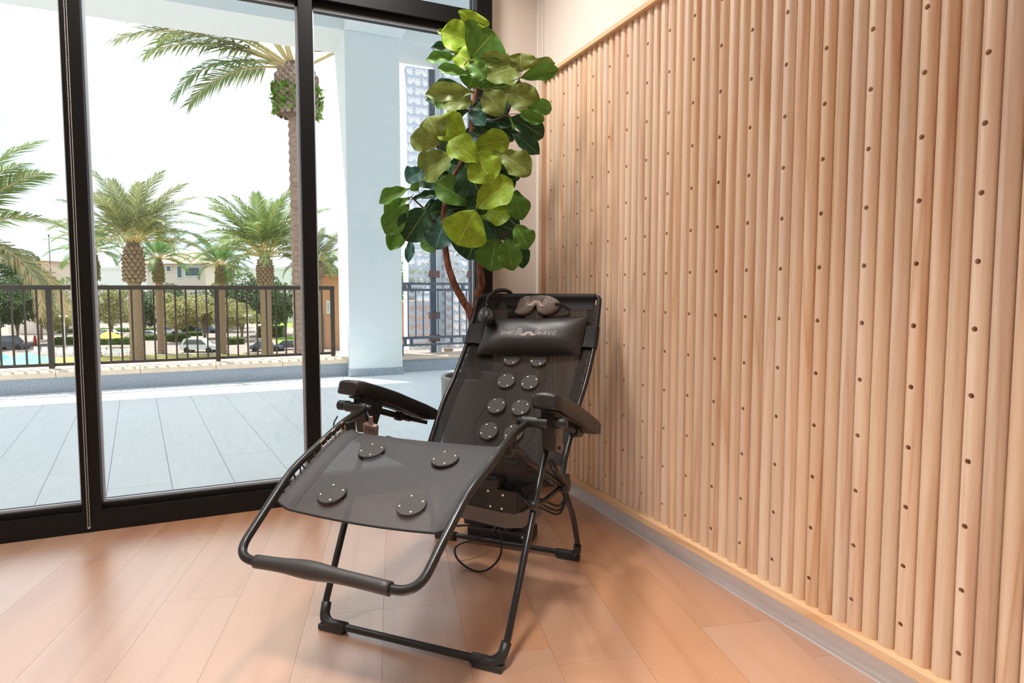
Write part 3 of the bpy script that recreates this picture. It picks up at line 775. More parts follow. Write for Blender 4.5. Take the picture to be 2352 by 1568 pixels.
# round transducer discs, each with four screws
disc_me = MB().lathe([(.0395, 0), (.0425, .002), (.0425, .006), (.0405, .0078)], 36).mesh('disc', M['disc'])
scr_me = MB().lathe([(.0036, 0), (.0036, .0018), (.0022, .0026)], 10).mesh('screw', M['screw'])
def disc(p, t, nrm, spin=.4):
    x = Vector((1, 0, 0)); y = t.normalized(); z = x.cross(y).normalized()
    if z.dot(nrm) < 0: z = -z; x = -x
    Mm = Matrix((x, y, z)).transposed().to_4x4(); Mm.translation = p
    d = link('transducer_disc', disc_me, chair); d.matrix_local = Mm
    for k in range(4):
        a = spin+k*PI/2; link('screw', scr_me, d, (.0325*math.cos(a), .0325*math.sin(a), .0076))
for z in (.718, .624, .529, .812, ):
    for s in (1, -1):
        p, t, nn = back_pt(s*(.057 if z < .8 else .066), z, .006); disc(p, t, nn, .5)
for v, x in ((-.181, .132), (.017, .131)):
    for s in (1, -1):
        t = Vector((0, .04, seat_z(v+.02)-seat_z(v-.02))).normalized(); nn = Vector((0, -t.z, t.y))
        disc(Vector((s*x, v, seat_z(v)-.012*(1-(x/.272)**2)+.005)), t, nn, .45)
# cables behind the back sling, control box, loose loop
for s in (1, -1):
    MB().tube(catmull([back_pt(s*.10, .80, -.012)[0], back_pt(s*.12, .74, -.012)[0], back_pt(s*.10, .66, -.012)[0], back_pt(s*.14, .56, -.015)[0], back_pt(s*.10, .47, -.015)[0]], 6), .0028, 6).build('cable', M['dplastic'], chair)
cb = empty('control_box', (0, 0, 0)); cb.parent = chair
Mb = Matrix.Translation((.07, .50, .325)) @ Matrix.Rotation(math.radians(-10), 4, 'Z')
MB().prism([(-.20, -.06), (.115, -.06), (.15, -.03), (.15, .12), (-.20, .12)], -.01, .075, Mb).build('housing', M['dplastic'], cb)
MB().prism([(-.20, -.064), (.105, -.064), (.158, -.03), (.158, .12), (-.20, .12)], -.068, -.011, Mb).build('lower_cover', M['grey'], cb)
MB().box(.025, .152, -.066, -.060, -.008, .072, Mb).build('side_plate', M['plastic'], cb)
for x, z in ((-.06, .055), (-.05, .03), (-.075, .002), (.035, .060), (.10, .055), (.045, .004), (.095, .004)):
    MB().lathe([(.0045, 0), (.0045, .003)], 10, Mb @ Matrix.Translation((x, -.066 if x > .02 else -.060, z)) @ Matrix.Rotation(PI/2, 4, 'X')).build('screw', M['screw'], cb)
MB().box(-.36, -.14, .0, .02, .05, .065, Mb).build('mount_strap', M['tube'], cb)
ps = empty('power_unit', (0, 0, 0)); ps.parent = chair
MB().bbox(-.22, .02, .86, .98, .062, .115, .006).build('housing', M['dplastic'], ps)
MB().bbox(-.20, .09, .85, 1.0, .002, .060, .01).build('tray', M['plastic'], ps)
MB().tube([(-.21, .852, .110), (-.02, .852, .116)], .004, 8).build('ribbed_hose', M['grey'], ps)
for x, z in ((.07, .045), (.08, .03)): MB().lathe([(.006, 0), (.006, .006)], 8, Matrix.Translation((x, .851, z)) @ Matrix.Rotation(PI/2, 4, 'X')).build('screw', M['screw'], ps)
MB().bbox(.02, .16, .36, .46, .415, .46, .012).build('junction_box', M['plastic'], chair)
def cable(pts, r=.0042, nm='cable', mt='dplastic'): return MB().tube(catmull(pts, 7), r, 8).build(nm, M[mt], chair)
cable([(.07, .58, .20), (.085, .575, .13), (.075, .57, .065), (.02, .56, .012), (-.05, .565, .006), (-.12, .59, .03), (-.135, .62, .065), (-.08, .70, .075), (-.06, .86, .05)])
cable([(.07, .58, .20), (.02, .64, .15), (-.02, .75, .08), (-.04, .86, .05)], .003)
cable([(-.14, .59, .16), (-.06, .575, .18), (.03, .575, .195), (.07, .58, .20), (.12, .60, .16)], .0045)
for i, (dz, dy) in enumerate(((0, 0), (-.018, .012), (-.032, .02))):
    cable([(.17, .50, .36+dz*.3), (.25, .53, .345+dz), (.31, .60, .30+dz), (.325, .645, .335+dz*.6), (.31, .63, .385)], .0045)
cable([(.12, .47, .345), (.22, .50, .36), (.30, .50, .44)], .004)
cable([(.10, .42, .53), (.13, .44, .44), (.15, .48, .36)], .0025)
cable([(-.26, .30, .585), (-.10, .36, .54), (.05, .40, .51), (.20, .42, .50), (.29, .46, .465)], .004)
cable([(-.20, .45, .36), (-.25, .42, .30), (-.22, .6, .2), (-.18, .87, .11)], .004)
cable([(.10, .62, .30), (.13, .75, .2), (.06, .88, .10)], .004)
# tan finger sensor plug hanging at the far armrest
sp = empty('sensor_plug', (0, 0, 0), CH_ROT, 'taupe sensor plug dangling from a blue cable at the window side armrest', 'plug'); sp.location = CH_LOC
Mp = Matrix.Translation((-.282, .235, .620)) @ Matrix.Rotation(math.radians(8), 4, 'Y') @ Matrix.Rotation(math.radians(12), 4, 'X') @ Matrix.Scale(1.5, 4)
mb = MB(); mb.prism([(-.018, .016), (.016, .016), (.017, .010), (.014, -.022), (-.016, -.022), (-.019, .010)], -.007, .007, Mp @ Matrix.Rotation(PI/2, 4, 'X'))
mb.prism([(-.005, .014), (.005, .014), (.003, .036), (-.003, .036)], -.004, .004, Mp @ Matrix.Rotation(PI/2, 4, 'X')); mb.build('plug_body', M['plug'], sp, fix=True)
MB().bbox(-.006, .003, -.011, -.006, -.022, -.008, .001, Mp).build('latch', M['plug'], sp)
for k in range(4): MB().box(-.013, .013, -.0078, -.0068, .001+.003*k, .002+.003*k, Mp).build('grip_ridge', M['lever'], sp)
MB().tube(catmull([Mp @ Vector((0, 0, .034)), Vector((-.292, .235, .672)), Vector((-.31, .24, .705)), Vector((-.35, .26, .70)), Vector((-.37, .29, .67))], 6), .0025, 8).build('cable', M['bluecable'], sp)
MB().tube(catmull([Vector((-.40, .20, .67)), Vector((-.41, .19, .64)), Vector((-.395, .18, .60)), Vector((-.36, .2, .57))], 6), .0025, 8).build('cable', M['dplastic'], sp)

# ================================================================== THINGS ON THE CHAIR
CHM = Matrix.Translation(CH_LOC) @ Matrix.Rotation(CH_ROT, 4, 'Z')
class Sub:
    """a thing resting on the chair: parts are written in chair coordinates, origin at base point b"""
    def __init__(s, name, b, label, cat):
        s.b = Vector(b); s.o = empty(name, CHM @ s.b, CH_ROT, label, cat)
    def add(s, nm, mb, mt, parent=None, fix=False):
        mb.v = [tuple(Vector(p)-s.b) for p in mb.v]; return mb.build(nm, M[mt], parent or s.o, fix)

# --- head pillow
pw = Sub('head_pillow', back_pt(.015, .825, .01)[0], 'black leatherette head pillow with silver lettering strapped across the backrest', 'pillow')
def pil_base(s, t):
    """s,t in -1..1 -> base point on the backrest"""
    wid = .252-.006*(1-s*s)*abs(t)
    x = .016+s*wid-(1-t)*.004; z = .902+t*(.086-.007*(1-s*s)**2*0)+s*.006
    z -= t*.006*(1-(abs(s))**2)
    return back_pt(x, z, 0)
def pil(s, t, front=1, off=0):
    p, tt, nn = pil_base(s, t)
    h = (max(0, 1-abs(s)**3.2)**.62)*(max(0, 1-abs(t)**2.4)**.6)
    sag = back_pt(0, p.z, 0)[0]-back_pt(p.x, p.z, 0)[0]
    c = .020
    wr = .0016*math.sin(s*9+t*4)*(1-abs(s))
    return p+nn*(c+off+((.062-.014*t)*h+wr*h if front else -.016*h))
g = 28
rows_f = [[pil(-1+2*j/(g*2), -1+2*i/g) for j in range(g*2+1)] for i in range(g+1)]
rows_b = [[pil(-1+2*j/(g*2), -1+2*i/g, 0) for j in range(g*2+1)] for i in range(g+1)]
mb = MB(); mb.grid(rows_f); mb.grid([r_[::-1] for r_ in rows_b]); pw.add('cushion', mb, 'pillowm')
per = [pil(-1+2*j/40, -1) for j in range(40)]+[pil(1, -1+2*j/14) for j in range(14)]+[pil(1-2*j/40, 1) for j in range(40)]+[pil(-1, 1-2*j/14) for j in range(14)]
pw.add('piping', MB().tube(per, .0022, 6, closed=True), 'hem')
for s in (1, -1):
    z0, z1 = .858, .952
    rows = []
    for k_ in range(9):
        z = z0+(z1-z0)*k_/8
        row = [back_pt(.016+s*.235, z, .016)[0], back_pt(s*.28, z+.002, .016)[0]]
        c = Vector((s*wB(z), back_y(z), z))
        for a in range(8):
            an = math.radians(115-a*32)
            t_ = back_pt(0, z)[1]; n_ = back_pt(0, z)[2]
            row.append(c+Vector((s*math.cos(an)*.0145, 0, 0))+n_*math.sin(an)*.0145)
        row.append(back_pt(s*.25, z, -.016)[0])
        rows.append(row)
    pw.add('strap', MB().grid(rows), 'hem')
def ribbon(mb, pts2, w, mapf):
    """flat printed stroke along 2-D points"""
    k_ = len(pts2); L = []; Rr = []
    for i, (x, y) in enumerate(pts2):
        a = pts2[max(0, i-1)]; b = pts2[min(k_-1, i+1)]
        d = Vector((b[0]-a[0], b[1]-a[1]))
        d = d.normalized() if d.length > 1e-9 else Vector((1, 0))
        L.append(mapf(x-d.y*w/2, y+d.x*w/2)); Rr.append(mapf(x+d.y*w/2, y-d.x*w/2))
    mb.grid([L, Rr], False)
def dense(pts, step=.12):
    out = []
    for a, b in zip(pts[:-1], pts[1:]):
        k_ = max(1, int(math.hypot(b[0]-a[0], b[1]-a[1])/step))
        out += [(a[0]+(b[0]-a[0])*i/k_, a[1]+(b[1]-a[1])*i/k_) for i in range(k_)]
    return out+[pts[-1]]
GL = {'S': [[(.95, 1), (.3, 1), (.12, .9), (.08, .7), (.2, .53), (.75, .5), (.92, .36), (.9, .12), (.72, 0), (.02, 0)]],
      'H': [[(0, 0), (0, 1)], [(.85, 0), (.85, 1)], [(0, .5), (.85, .5)]], 'I': [[(0, 0), (0, 1)]],
      'F': [[(0, 0), (0, .75), (.08, .93), (.25, 1), (.85, 1)], [(0, .5), (.65, .5)]], 'T': [[(0, 1), (.95, 1)], [(.47, 1), (.47, 0)]],
      'W': [[(0, 1), (.16, 0), (.5, .92), (.72, 0), (1.1, 1)]], 'A': [[(0, 0), (.48, 1), (.95, 0)], [(.22, .32), (.78, .32)]],
      'V': [[(0, 1), (.42, 0), (.95, 1)]], 'E': [[(.9, 1), (.3, 1), (.08, .82), (.03, .5), (.08, .18), (.3, 0), (.85, 0)], [(.03, .5), (.8, .5)]]}
def wave_strokes():
    out = []
    for s in (1, -1):
        for k_ in range(3):
            d = k_*.115
            pts = [(-1+1.1*d, .86+.05*k_), (-.90+d, .80+.04*k_), (-.83+d, .60), (-.76+d, .30), (-.64+d, .08), (-.5+d, .02), (-.36+d, .12), (-.2+d*.95, .34), (-.06+d*.8, .48), (.08+d*.6, .46), (.2+d*.6, .30), (.32+d*.6, .10), (.40+d*.6, .03)]
            cm = catmull([Vector((x, y, 0)) for x, y in pts], 5); out.append([(s*p.x, p.y) for p in cm])
        cm = catmull([Vector(p) for p in ((-1.0, .86, 0), (-.93, .93, 0), (-.82, .99, 0), (-.72, .98, 0), (-.67, .90, 0))], 5)
        out.append([(s*p.x, p.y) for p in cm])
    return out
def text_strokes(word, x0, h, adv):
    out = []; x = x0
    for ch in word:
        for st in GL[ch]:
            out.append([(x+px*h*.86+py*h*.12, py*h) for px, py in dense(st)])
        x += h*(.34 if ch == 'I' else adv)
    return out
lg = MB()
pm = lambda x, y: pil((x-.0)/.252, (y+.006)/.086, 1, .0012)
HH = .0212
for st in text_strokes('SHIFT', -.1375, HH, 1.03): ribbon(lg, st, .0017, lambda x, y: pm(x, y-.026))
for st in wave_strokes(): ribbon(lg, [(.003+x*.060, y*.043-.031) for x, y in st], .0014, pm)
for st in text_strokes('WAVE', .049, HH, 1.13): ribbon(lg, st, .0017, lambda x, y: pm(x, y-.028))
pw.add('printed_logo', lg, 'logo')

# --- eye mask
em = Sub('eye_mask', back_pt(.013, 1.0, .012)[0], 'taupe satin eye mask with silver wave emblem lying above the head pillow', 'eye mask')
def mk(x, y): return (-.103+(x-735)*(.232/790), 1.094-(y-220)*(.094/330))
outl = [(735, 490), (760, 440), (790, 330), (880, 265), (1000, 232), (1180, 220), (1330, 240), (1440, 290), (1510, 350), (1525, 390), (1490, 440), (1430, 500), (1330, 545), (1240, 540), (1160, 500), (1130, 440), (1115, 412), (1095, 425), (1060, 490), (980, 540), (870, 550), (780, 525)]
ol = catmull([Vector((*mk(*p), 0)) for p in outl+[outl[0]]], 3)[:-1]
cx = Vector((.012, 1.050, 0))
def mask_h(x, z): return .030-.9*((x-.012)**2)*1.1+.004*math.sin(x*60)*math.cos(z*70)
rows = []
for sc, dh in ((0.02, .002), (.3, .002), (.55, .0015), (.8, 0), (.93, -.002), (1.0, -.006)):
    rows.append([back_pt(q_.x, q_.y, mask_h(q_.x, q_.y)+dh)[0] for q_ in [cx+(p-cx)*sc for p in ol]])
rows.append([back_pt(p.x, p.y, .006)[0] for p in ol])
em.add('mask_body', MB().grid(rows, True, True), 'maskm')
em.add('lining', MB().tube([back_pt(p.x, p.y, mask_h(p.x, p.y)-.014)[0] for p in ol], .0045, 6, closed=True), 'dplastic')
lg = MB()
for st in wave_strokes(): ribbon(lg, [(.012+x*.068, 1.034+y*.046) for x, y in st], .0016, lambda x, y: back_pt(x, y, mask_h(x, y)+.0045)[0])
em.add('printed_emblem', lg, 'logo')
def band(pts, w=.0075):
    P = catmull([Vector(p) for p in pts], 5); mb = MB()
    mb.grid([[p+Vector((0, 0, w)), p+Vector((0, -.0012, 0)), p-Vector((0, 0, w))] for p in P]); mb.grid([[p-Vector((0, 0, w))+Vector((0, .002, 0)), p+Vector((0, .002, 0)), p+Vector((0, .002, w))] for p in P])
    return mb
def mp3(x, y, off): a, b = mk(x, y); return back_pt(a, b, off)[0]
em.add('strap', band([mp3(775, 420, .014), mp3(680, 400, .022), mp3(585, 370, .016), mp3(600, 440, .010), mp3(650, 545, .008), mp3(760, 560, .006)]), 'hem')
em.add('strap', band([mp3(1450, 405, .034), mp3(1520, 410, .034), mp3(1620, 435, .028), mp3(1695, 480, .018), mp3(1660, 545, .010), mp3(1500, 570, .006), mp3(1250, 575, .006)]), 'hem')

# --- headphones hung over the top bar
hp = Sub('headphones', back_pt(-.235, .97, .02)[0], 'black over-ear headphones hung over the left end of the backrest top bar', 'headphones')
bandp = [(-.236, 1.165, 1.050), (-.236, 1.170, 1.076), (-.226, 1.185, 1.100), (-.205, 1.205, 1.117), (-.182, 1.235, 1.123), (-.160, 1.262, 1.116), (-.146, 1.285, 1.092), (-.140, 1.300, 1.05), (-.140, 1.305, 1.01)]
bp_ = catmull([Vector(p) for p in bandp], 5)
mb = MB(); mb.tube(bp_, [.006+.0045*math.sin(PI*min(1, max(0, (i/len(bp_)-.05)/.8))) for i in range(len(bp_))], 10); hp.add('headband', mb, 'leather')
cupc = Vector((-.214, 1.100, .998))
for (c, tilt, nm) in ((cupc, 0, 'ear_cup'), (Vector((-.140, 1.315, .985)), 1, 'ear_cup')):
    Rm = (Matrix.Rotation(math.radians(-38), 4, 'Z') @ Matrix.Rotation(math.radians(62), 4, 'X') @ Matrix.Rotation(math.radians(-28), 4, 'Z')) if not tilt else (Matrix.Rotation(math.radians(-30), 4, 'Z') @ Matrix.Rotation(math.radians(-95), 4, 'X'))
    Mc = Matrix.Translation(c) @ Rm
    Sx = Mc @ Matrix.Diagonal((1.5, 1.02, 1.0, 1))
    mb = MB(); mb.lathe([(.006, .029), (.022, .028), (.031, .022), (.036, .014), (.0375, .004), (.036, -.004)], 28, Sx); cu_ = hp.add(nm, mb, 'plastic', fix=True)
    mb = MB(); mb.lathe([(.036, -.004), (.0385, -.010), (.0375, -.022), (.031, -.028), (.020, -.024), (.017, -.012)], 28, Sx); k_ = hp.add('ear_cushion', mb, 'leather', cu_)
    mb = MB(); mb.lathe([(.0376, -.0005), (.0388, .0012), (.0388, .0036), (.0376, .005)], 28, Sx, caps=False); hp.add('trim_ring', mb, 'grey', cu_)
    if not tilt:
        lgm = MB()
        for st in wave_strokes()[:4]: ribbon(lgm, [(x*.012, y*.010) for x, y in st], .0007, lambda x, y: Sx @ Vector((x, y, .0292)))
        hp.add('emblem', lgm, 'logo', cu_)
        a1 = Sx @ Vector((.037, .0, .004)); a2 = Sx @ Vector((-.03, .03, .004))
        hp.add('yoke', MB().tube(catmull([Sx @ Vector((.030, -.024, .006)), Sx @ Vector((.037, .015, .010)), Vector((-.236, 1.158, 1.055)), Sx @ Vector((-.022, .040, .012)), Sx @ Vector((-.036, .010, .006))], 6), .0036, 8), 'tube', cu_)

# ================================================================== FIDDLE LEAF FIG
POT = Vector((-.475, -.125, 0))
fig = empty('fiddle_leaf_fig', POT, 0, 'tall fiddle leaf fig with broad green leaves and two brown stems in the window corner', 'plant')
pt = empty('planter', POT, 0, 'tall pale grey cylindrical planter behind the lounge chair', 'planter')
MB().lathe([(.150, 0), (.165, .02), (.178, .62), (.180, .655), (.176, .662), (.160, .662), (.156, .655), (.155, .60)], 48, caps=False).build('pot', M['pot'], pt)
MB().lathe([(.001, .60), (.08, .605), (.156, .60)], 32, caps=False).build('soil', M['soil'], pt)
MB().lathe([(.001, .0), (.150, .0)], 32, caps=False).build('bottom', M['pot'], pt)
DF = 3.14
def P2(x, y, dd=0): return at_depth(x, y, DF+dd)-POT
base1 = Vector((-.02, -.03, .60)); base2 = Vector((.03, .02, .60))
def stem(nm, pts, rr, mt='bark'):
    P = catmull(pts, 6); n_ = len(P)
    rad = [rr[0]+(rr[1]-rr[0])*i/(n_-1) for i in range(n_)]
    return MB().tube([p+Vector((noise.noise(p*9), noise.noise(p*9+Vector((5, 0, 0))), 0))*.006 for p in P], rad, 10).build(nm, M[mt], fig)
stem('stem', [base1, P2(1085, 740), P2(1063, 690), P2(1034, 630), P2(1022, 560), P2(1018, 500), P2(1030, 430), P2(1060, 370)], (.023, .010))
stem('stem', [base2, P2(1093, 700, .05), P2(1106, 650, .05), P2(1100, 590, .05), P2(1094, 500, .04), P2(1090, 400, .03), P2(1082, 300, .02), P2(1090, 215, .02), P2(1096, 150, .01), P2(1092, 90)], (.021, .008))
for pts in ([P2(1022, 530), P2(1000, 518, -.03), P2(985, 490, -.05), P2(962, 468, -.07), P2(945, 452, -.08)],
            [P2(1100, 400, .03), P2(1130, 370, 0), P2(1145, 345, -.03)], [P2(1088, 280), P2(1140, 275, -.02), P2(1165, 260, -.04), P2(1178, 222, -.05), P2(1192, 178, -.05)],
            [P2(1090, 480, .03), P2(1095, 475, -.06), P2(1098, 474, -.12)], [P2(1090, 330, .02), P2(1065, 340, -.06), P2(1058, 350, -.1)],
            [P2(1090, 560, .04), P2(1150, 545, 0), P2(1180, 530, -.03)], [P2(1084, 240, .02), P2(1060, 225, -.03), P2(1040, 215, -.05)]):
    stem('branch', pts, (.007, .0035), 'twig')
# leaf mesh: obovate, cupped, wavy
def leaf_mesh(seed, curl=.18, wave=.035):
    rn = random.Random(seed); nu, nv = 8, 16; vs_ = []; uvs = []
    for i in range(nv+1):
        v = (1-math.cos(PI*i/nv))/2
        w = max(.012, .5*(abs(math.sin(PI*v**1.32))**.55)*(.86+.14*v)*(1-.10*math.exp(-((v-.38)/.12)**2)))
        for j in range(nu+1):
            u = -1+2*j/nu
            x = u*w
            z = .30*abs(u)**1.3*w - curl*(v-.35)**2 + wave*math.sin(v*15+seed+u*1.5)*abs(u)**2
            y = v-.02*abs(u)**3*(1 if v > .5 else -1)
            vs_.append((x, y, z)); uvs.append((u*.5+.5, v))
    fs = [(i*(nu+1)+j, i*(nu+1)+j+1, (i+1)*(nu+1)+j+1, (i+1)*(nu+1)+j) for i in range(nv) for j in range(nu)]
    me = bpy.data.meshes.new('fig_leaf'); me.from_pydata(vs_, [], fs); me.materials.append(M['leaf1'])
    uvl = me.uv_layers.new(name='UVMap')
    for lp in me.loops: uvl.data[lp.index].uv = uvs[lp.vertex_index]
    me.polygons.foreach_set('use_smooth', [True]*len(fs)); return me
LM = [leaf_mesh(i, c, w) for i, (c, w) in enumerate(((.15, .05), (.34, .07), (.5, .06), (.25, .09)))]
# (base x, y, tip x, y, width, tone) traced on the plant: tone 0 bright 1 mid 2 dark 3 olive 4 teal
LV = """565 165 592 72 115 0;600 252 415 182 118 0;570 322 690 190 185 1;440 192 382 175 22 3;520 288 352 262 42 2;500 332 325 325 46 1;620 392 488 290 95 0;560 422 392 382 42 1;598 382 560 486 92 1;800 350 632 328 62 3;638 432 822 372 140 3;850 402 846 303 105 3;830 392 1028 352 48 3;850 437 1045 392 60 1;580 518 328 522 68 3;575 578 420 575 86 3;520 562 328 552 52 2;480 562 365 586 46 1;640 510 730 616 98 3;620 470 746 522 72 1;748 500 936 590 104 3;890 600 1018 606 58 1;800 660 965 758 92 2;840 642 970 672 52 1;800 740 937 850 68 2;735 862 890 960 104 3;740 922 832 1002 92 2;400 802 330 665 108 3;380 816 237 772 84 3;530 792 400 668 118 0;605 906 455 788 108 0;580 822 776 788 98 0;575 862 682 1008 134 0;460 872 275 975 122 3;300 962 210 1010 82 4;450 977 262 1012 78 2;530 917 612 1080 154 2;580 902 722 1012 112 2;575 1152 385 1030 114 1;605 1167 782 1020 128 0;605 1182 786 1192 118 0;560 1167 345 1192 102 2;590 1187 500 1362 166 0;640 1202 560 1434 205 2;420 1242 370 1386 102 4;810 1082 850 1216 92 1;690 1252 832 1302 112 2;710 1337 680 1506 134 1;770 1342 800 1500 88 1;820 1267 890 1382 86 1;830 1332 862 1490 62 2;215 1062 52 1125 58 1;220 1112 80 1206 54 1;215 1152 90 1300 88 1;190 1242 120 1390 72 1;320 1172 210 1336 128 2;235 1342 215 1460 36 4;240 1117 378 1086 36 2;270 1072 240 1036 42 1;750 1102 836 1132 82 2;600 642 780 700 72 2;560 632 642 696 58 4;640 692 716 732 52 4;700 702 800 782 72 2;550 622 435 642 62 2;570 602 662 622 72 2;610 762 540 786 52 4;600 700 720 780 90 2;480 880 600 960 100 2;560 1080 640 1190 100 2;700 960 790 1070 90 2;650 560 760 640 80 2;560 350 640 430 70 1"""
rn = random.Random(11)
view = -_f
def place_leaf(pb, ptip, wpx, tone, dd, scale_px, i):
    depth_t = rn.uniform(-.05, .03)
    for _ in range(40):                                          # keep clear of the glass and the panel
        wa, wb_ = at_depth(*pb, DF+dd), at_depth(*ptip, DF+dd+depth_t)
        if max(wa.y, wb_.y) < .045 and max(wa.x, wb_.x) < -.05: break
        dd -= .02
    a = wa-POT
    b = at_depth(*ptip, DF+dd+depth_t)-POT
    y = (b-a); Ln = y.length; y.normalize()
    zc_ = (CAM-POT-a).normalized(); up = Vector((0, 0, 1))
    nz = (zc_*1.0+up*rn.uniform(.15, .5)+Vector((rn.uniform(-.25, .25), 0, rn.uniform(-.1, .1))))
    nz = (nz-y*nz.dot(y)).normalized(); x = y.cross(nz)
    wreal = 1.38*wpx/scale_px*DF/F_PX; a = a-y*Ln*.05; Ln *= 1.14
    lo_ = link('leaf', LM[rn.randrange(4)], fig, mat=M['leaf%d' % tone])
    Mm = Matrix((x, y, nz)).transposed().to_4x4() @ Matrix.Diagonal((wreal/.86, Ln, Ln*.8, 1)); Mm.translation = a
    lo_.matrix_local = Mm
    return a, y
for i, row in enumerate(LV.split(';')):
    bx, by, tx, ty, w, tn = map(float, row.split())
    S_ = 2.449
    dd = -.16+.22*((i*37) % 11)/10 if tn in (2, 4) else -.24+.16*((i*53) % 7)/6
    a, y = place_leaf((850+bx/S_, by/S_), (850+tx/S_, ty/S_), w, int(tn), dd, S_, i)
    MB().tube([a+Vector((0, .03, .0))-y*.03, a, a+y*.012], .0018, 5).build('petiole', M['twig'], fig)
for i in range(26):                                             # leaves on the window side of the crown
    yy = rn.uniform(180, 540); xx = 1095+rn.uniform(-75, 60)
    an = rn.uniform(0, 2*PI); L_ = rn.uniform(55, 80)
    place_leaf((xx, yy), (xx+math.cos(an)*L_, yy+abs(math.sin(an))*L_*.6), rn.uniform(95, 130), rn.choice((1, 2, 2, 1)), rn.uniform(.04, .16), 2.449, i)

# ================================================================== OUTSIDE
GZ = -6.4
M['asphalt'] = mat('pale_paving', srgb(150, 138, 128), .9, noise_amt=.06, noise_scale=.4)
M['lawn'] = mat('lawn', srgb(172, 164, 84), .95, noise_amt=.18, noise_scale=.5)
M['lawn2'] = mat('bright_lawn', srgb(130, 168, 60), .95, noise_amt=.15, noise_scale=.5)
M['trunk'] = mat('palm_trunk', srgb(150, 126, 108), .95, noise_amt=.3, noise_scale=9, bump=.8, bump_scale=12, stretch=(1, 1, 2.2))
M['boot'] = mat('palm_boot', srgb(112, 92, 78), .95, noise_amt=.35, noise_scale=8)
M['bootstub'] = mat('cut_stub', srgb(152, 130, 112), .95, noise_amt=.3, noise_scale=6)
M['moss'] = foliage_mat('fern_moss', srgb(90, 130, 40), srgb(140, 175, 60))
M['frondA'] = foliage_mat('palm_frond_green', srgb(98, 124, 66), srgb(150, 166, 104), .3)
M['frondB'] = foliage_mat('palm_frond_olive', srgb(108, 122, 78), srgb(170, 174, 132), .3)
M['frondC'] = foliage_mat('palm_frond_fresh', srgb(84, 130, 70), srgb(130, 168, 104), .3)
M['frondD'] = foliage_mat('palm_frond_dry', srgb(156, 140, 88), srgb(206, 178, 136), .3)
M['rachis'] = mat('frond_stalk', srgb(196, 176, 120), .7)
M['fol1'] = foliage_mat('dark_foliage', srgb(54, 78, 52), srgb(104, 128, 80))
M['fol2'] = foliage_mat('flowering_foliage', srgb(118, 126, 70), srgb(206, 198, 140))
M['fol3'] = foliage_mat('fresh_foliage', srgb(92, 132, 70), srgb(140, 166, 98))
M['hedge'] = foliage_mat('hedge_foliage', srgb(70, 104, 46), srgb(120, 150, 74))
M['treetrunk'] = mat('tree_trunk', srgb(140, 122, 108), .9)
M['bwhite'] = mat('white_building', srgb(226, 232, 226), .9)
M['bpeach'] = mat('peach_building', srgb(238, 222, 206), .9)
M['bterra'] = mat('terracotta_building', srgb(206, 156, 122), .9)
M['roof'] = mat('clay_roof', srgb(196, 164, 146), .9, noise_amt=.1, noise_scale=3)
M['bglass'] = mat('dark_window', srgb(96, 110, 116), .15)
M['carw'] = mat('white_car_paint', srgb(238, 240, 242), .3, coat=.5)
M['card'] = mat('charcoal_car_paint', srgb(62, 70, 84), .3, coat=.5)
M['carb'] = mat('blue_car_paint', srgb(84, 102, 132), .3, coat=.5)
M['cars'] = mat('silver_car_paint', srgb(206, 214, 218), .3, coat=.5)
M['tyre'] = mat('tyre', srgb(40, 40, 42), .8)
M['turq'] = mat('turquoise_canvas', srgb(120, 216, 222), .8)
M['orange'] = mat('orange_canvas', srgb(240, 176, 78), .8)
M['white'] = mat('white_plastic', srgb(240, 242, 242), .5)
M['yellow'] = mat('yellow_plastic', srgb(225, 215, 70), .6)
M['red'] = mat('red_paint', srgb(210, 80, 60), .6)

ground = empty('ground', (0, 40, GZ), kind='structure')
tag(MB().box(-260, 300, -34.2, 320, -.3, 0).build('paving', M['asphalt'], ground))
def gpt(x, y, h=0): p = at_z(x, y, GZ+h); return p
def depth_of(p): return (p-CAM).dot(_f)
def up_z(x, y, base):
    """height at which the sight line through pixel (x, y) passes above the ground point `base`"""
    r = px_ray(x, y); t = (base.xy-CAM.xy).length/r.xy.length; return (CAM+r*t).z-base.z
def patch(nm, pix, mt, h=.03):
    pts = [gpt(*p) for p in pix]; c = sum(pts, Vector())/len(pts)
    mb = MB().prism([(p.x-c.x, p.y-c.y) for p in pts], 0, h); o = mb.build(nm, mt); o.location = (c.x, c.y, GZ); return tag(o, kind='structure')
patch('lawn', [(-420, 960), (1000, 940), (900, 815), (640, 812), (430, 815), (250, 818), (100, 822), (-300, 830)], M['lawn'])
patch('lawn_strip', [(640, 795), (1000, 795), (980, 768), (700, 765), (630, 778)], M['lawn2'])
patch('lawn_far', [(620, 752), (900, 752), (900, 738), (640, 736)], M['lawn2'])

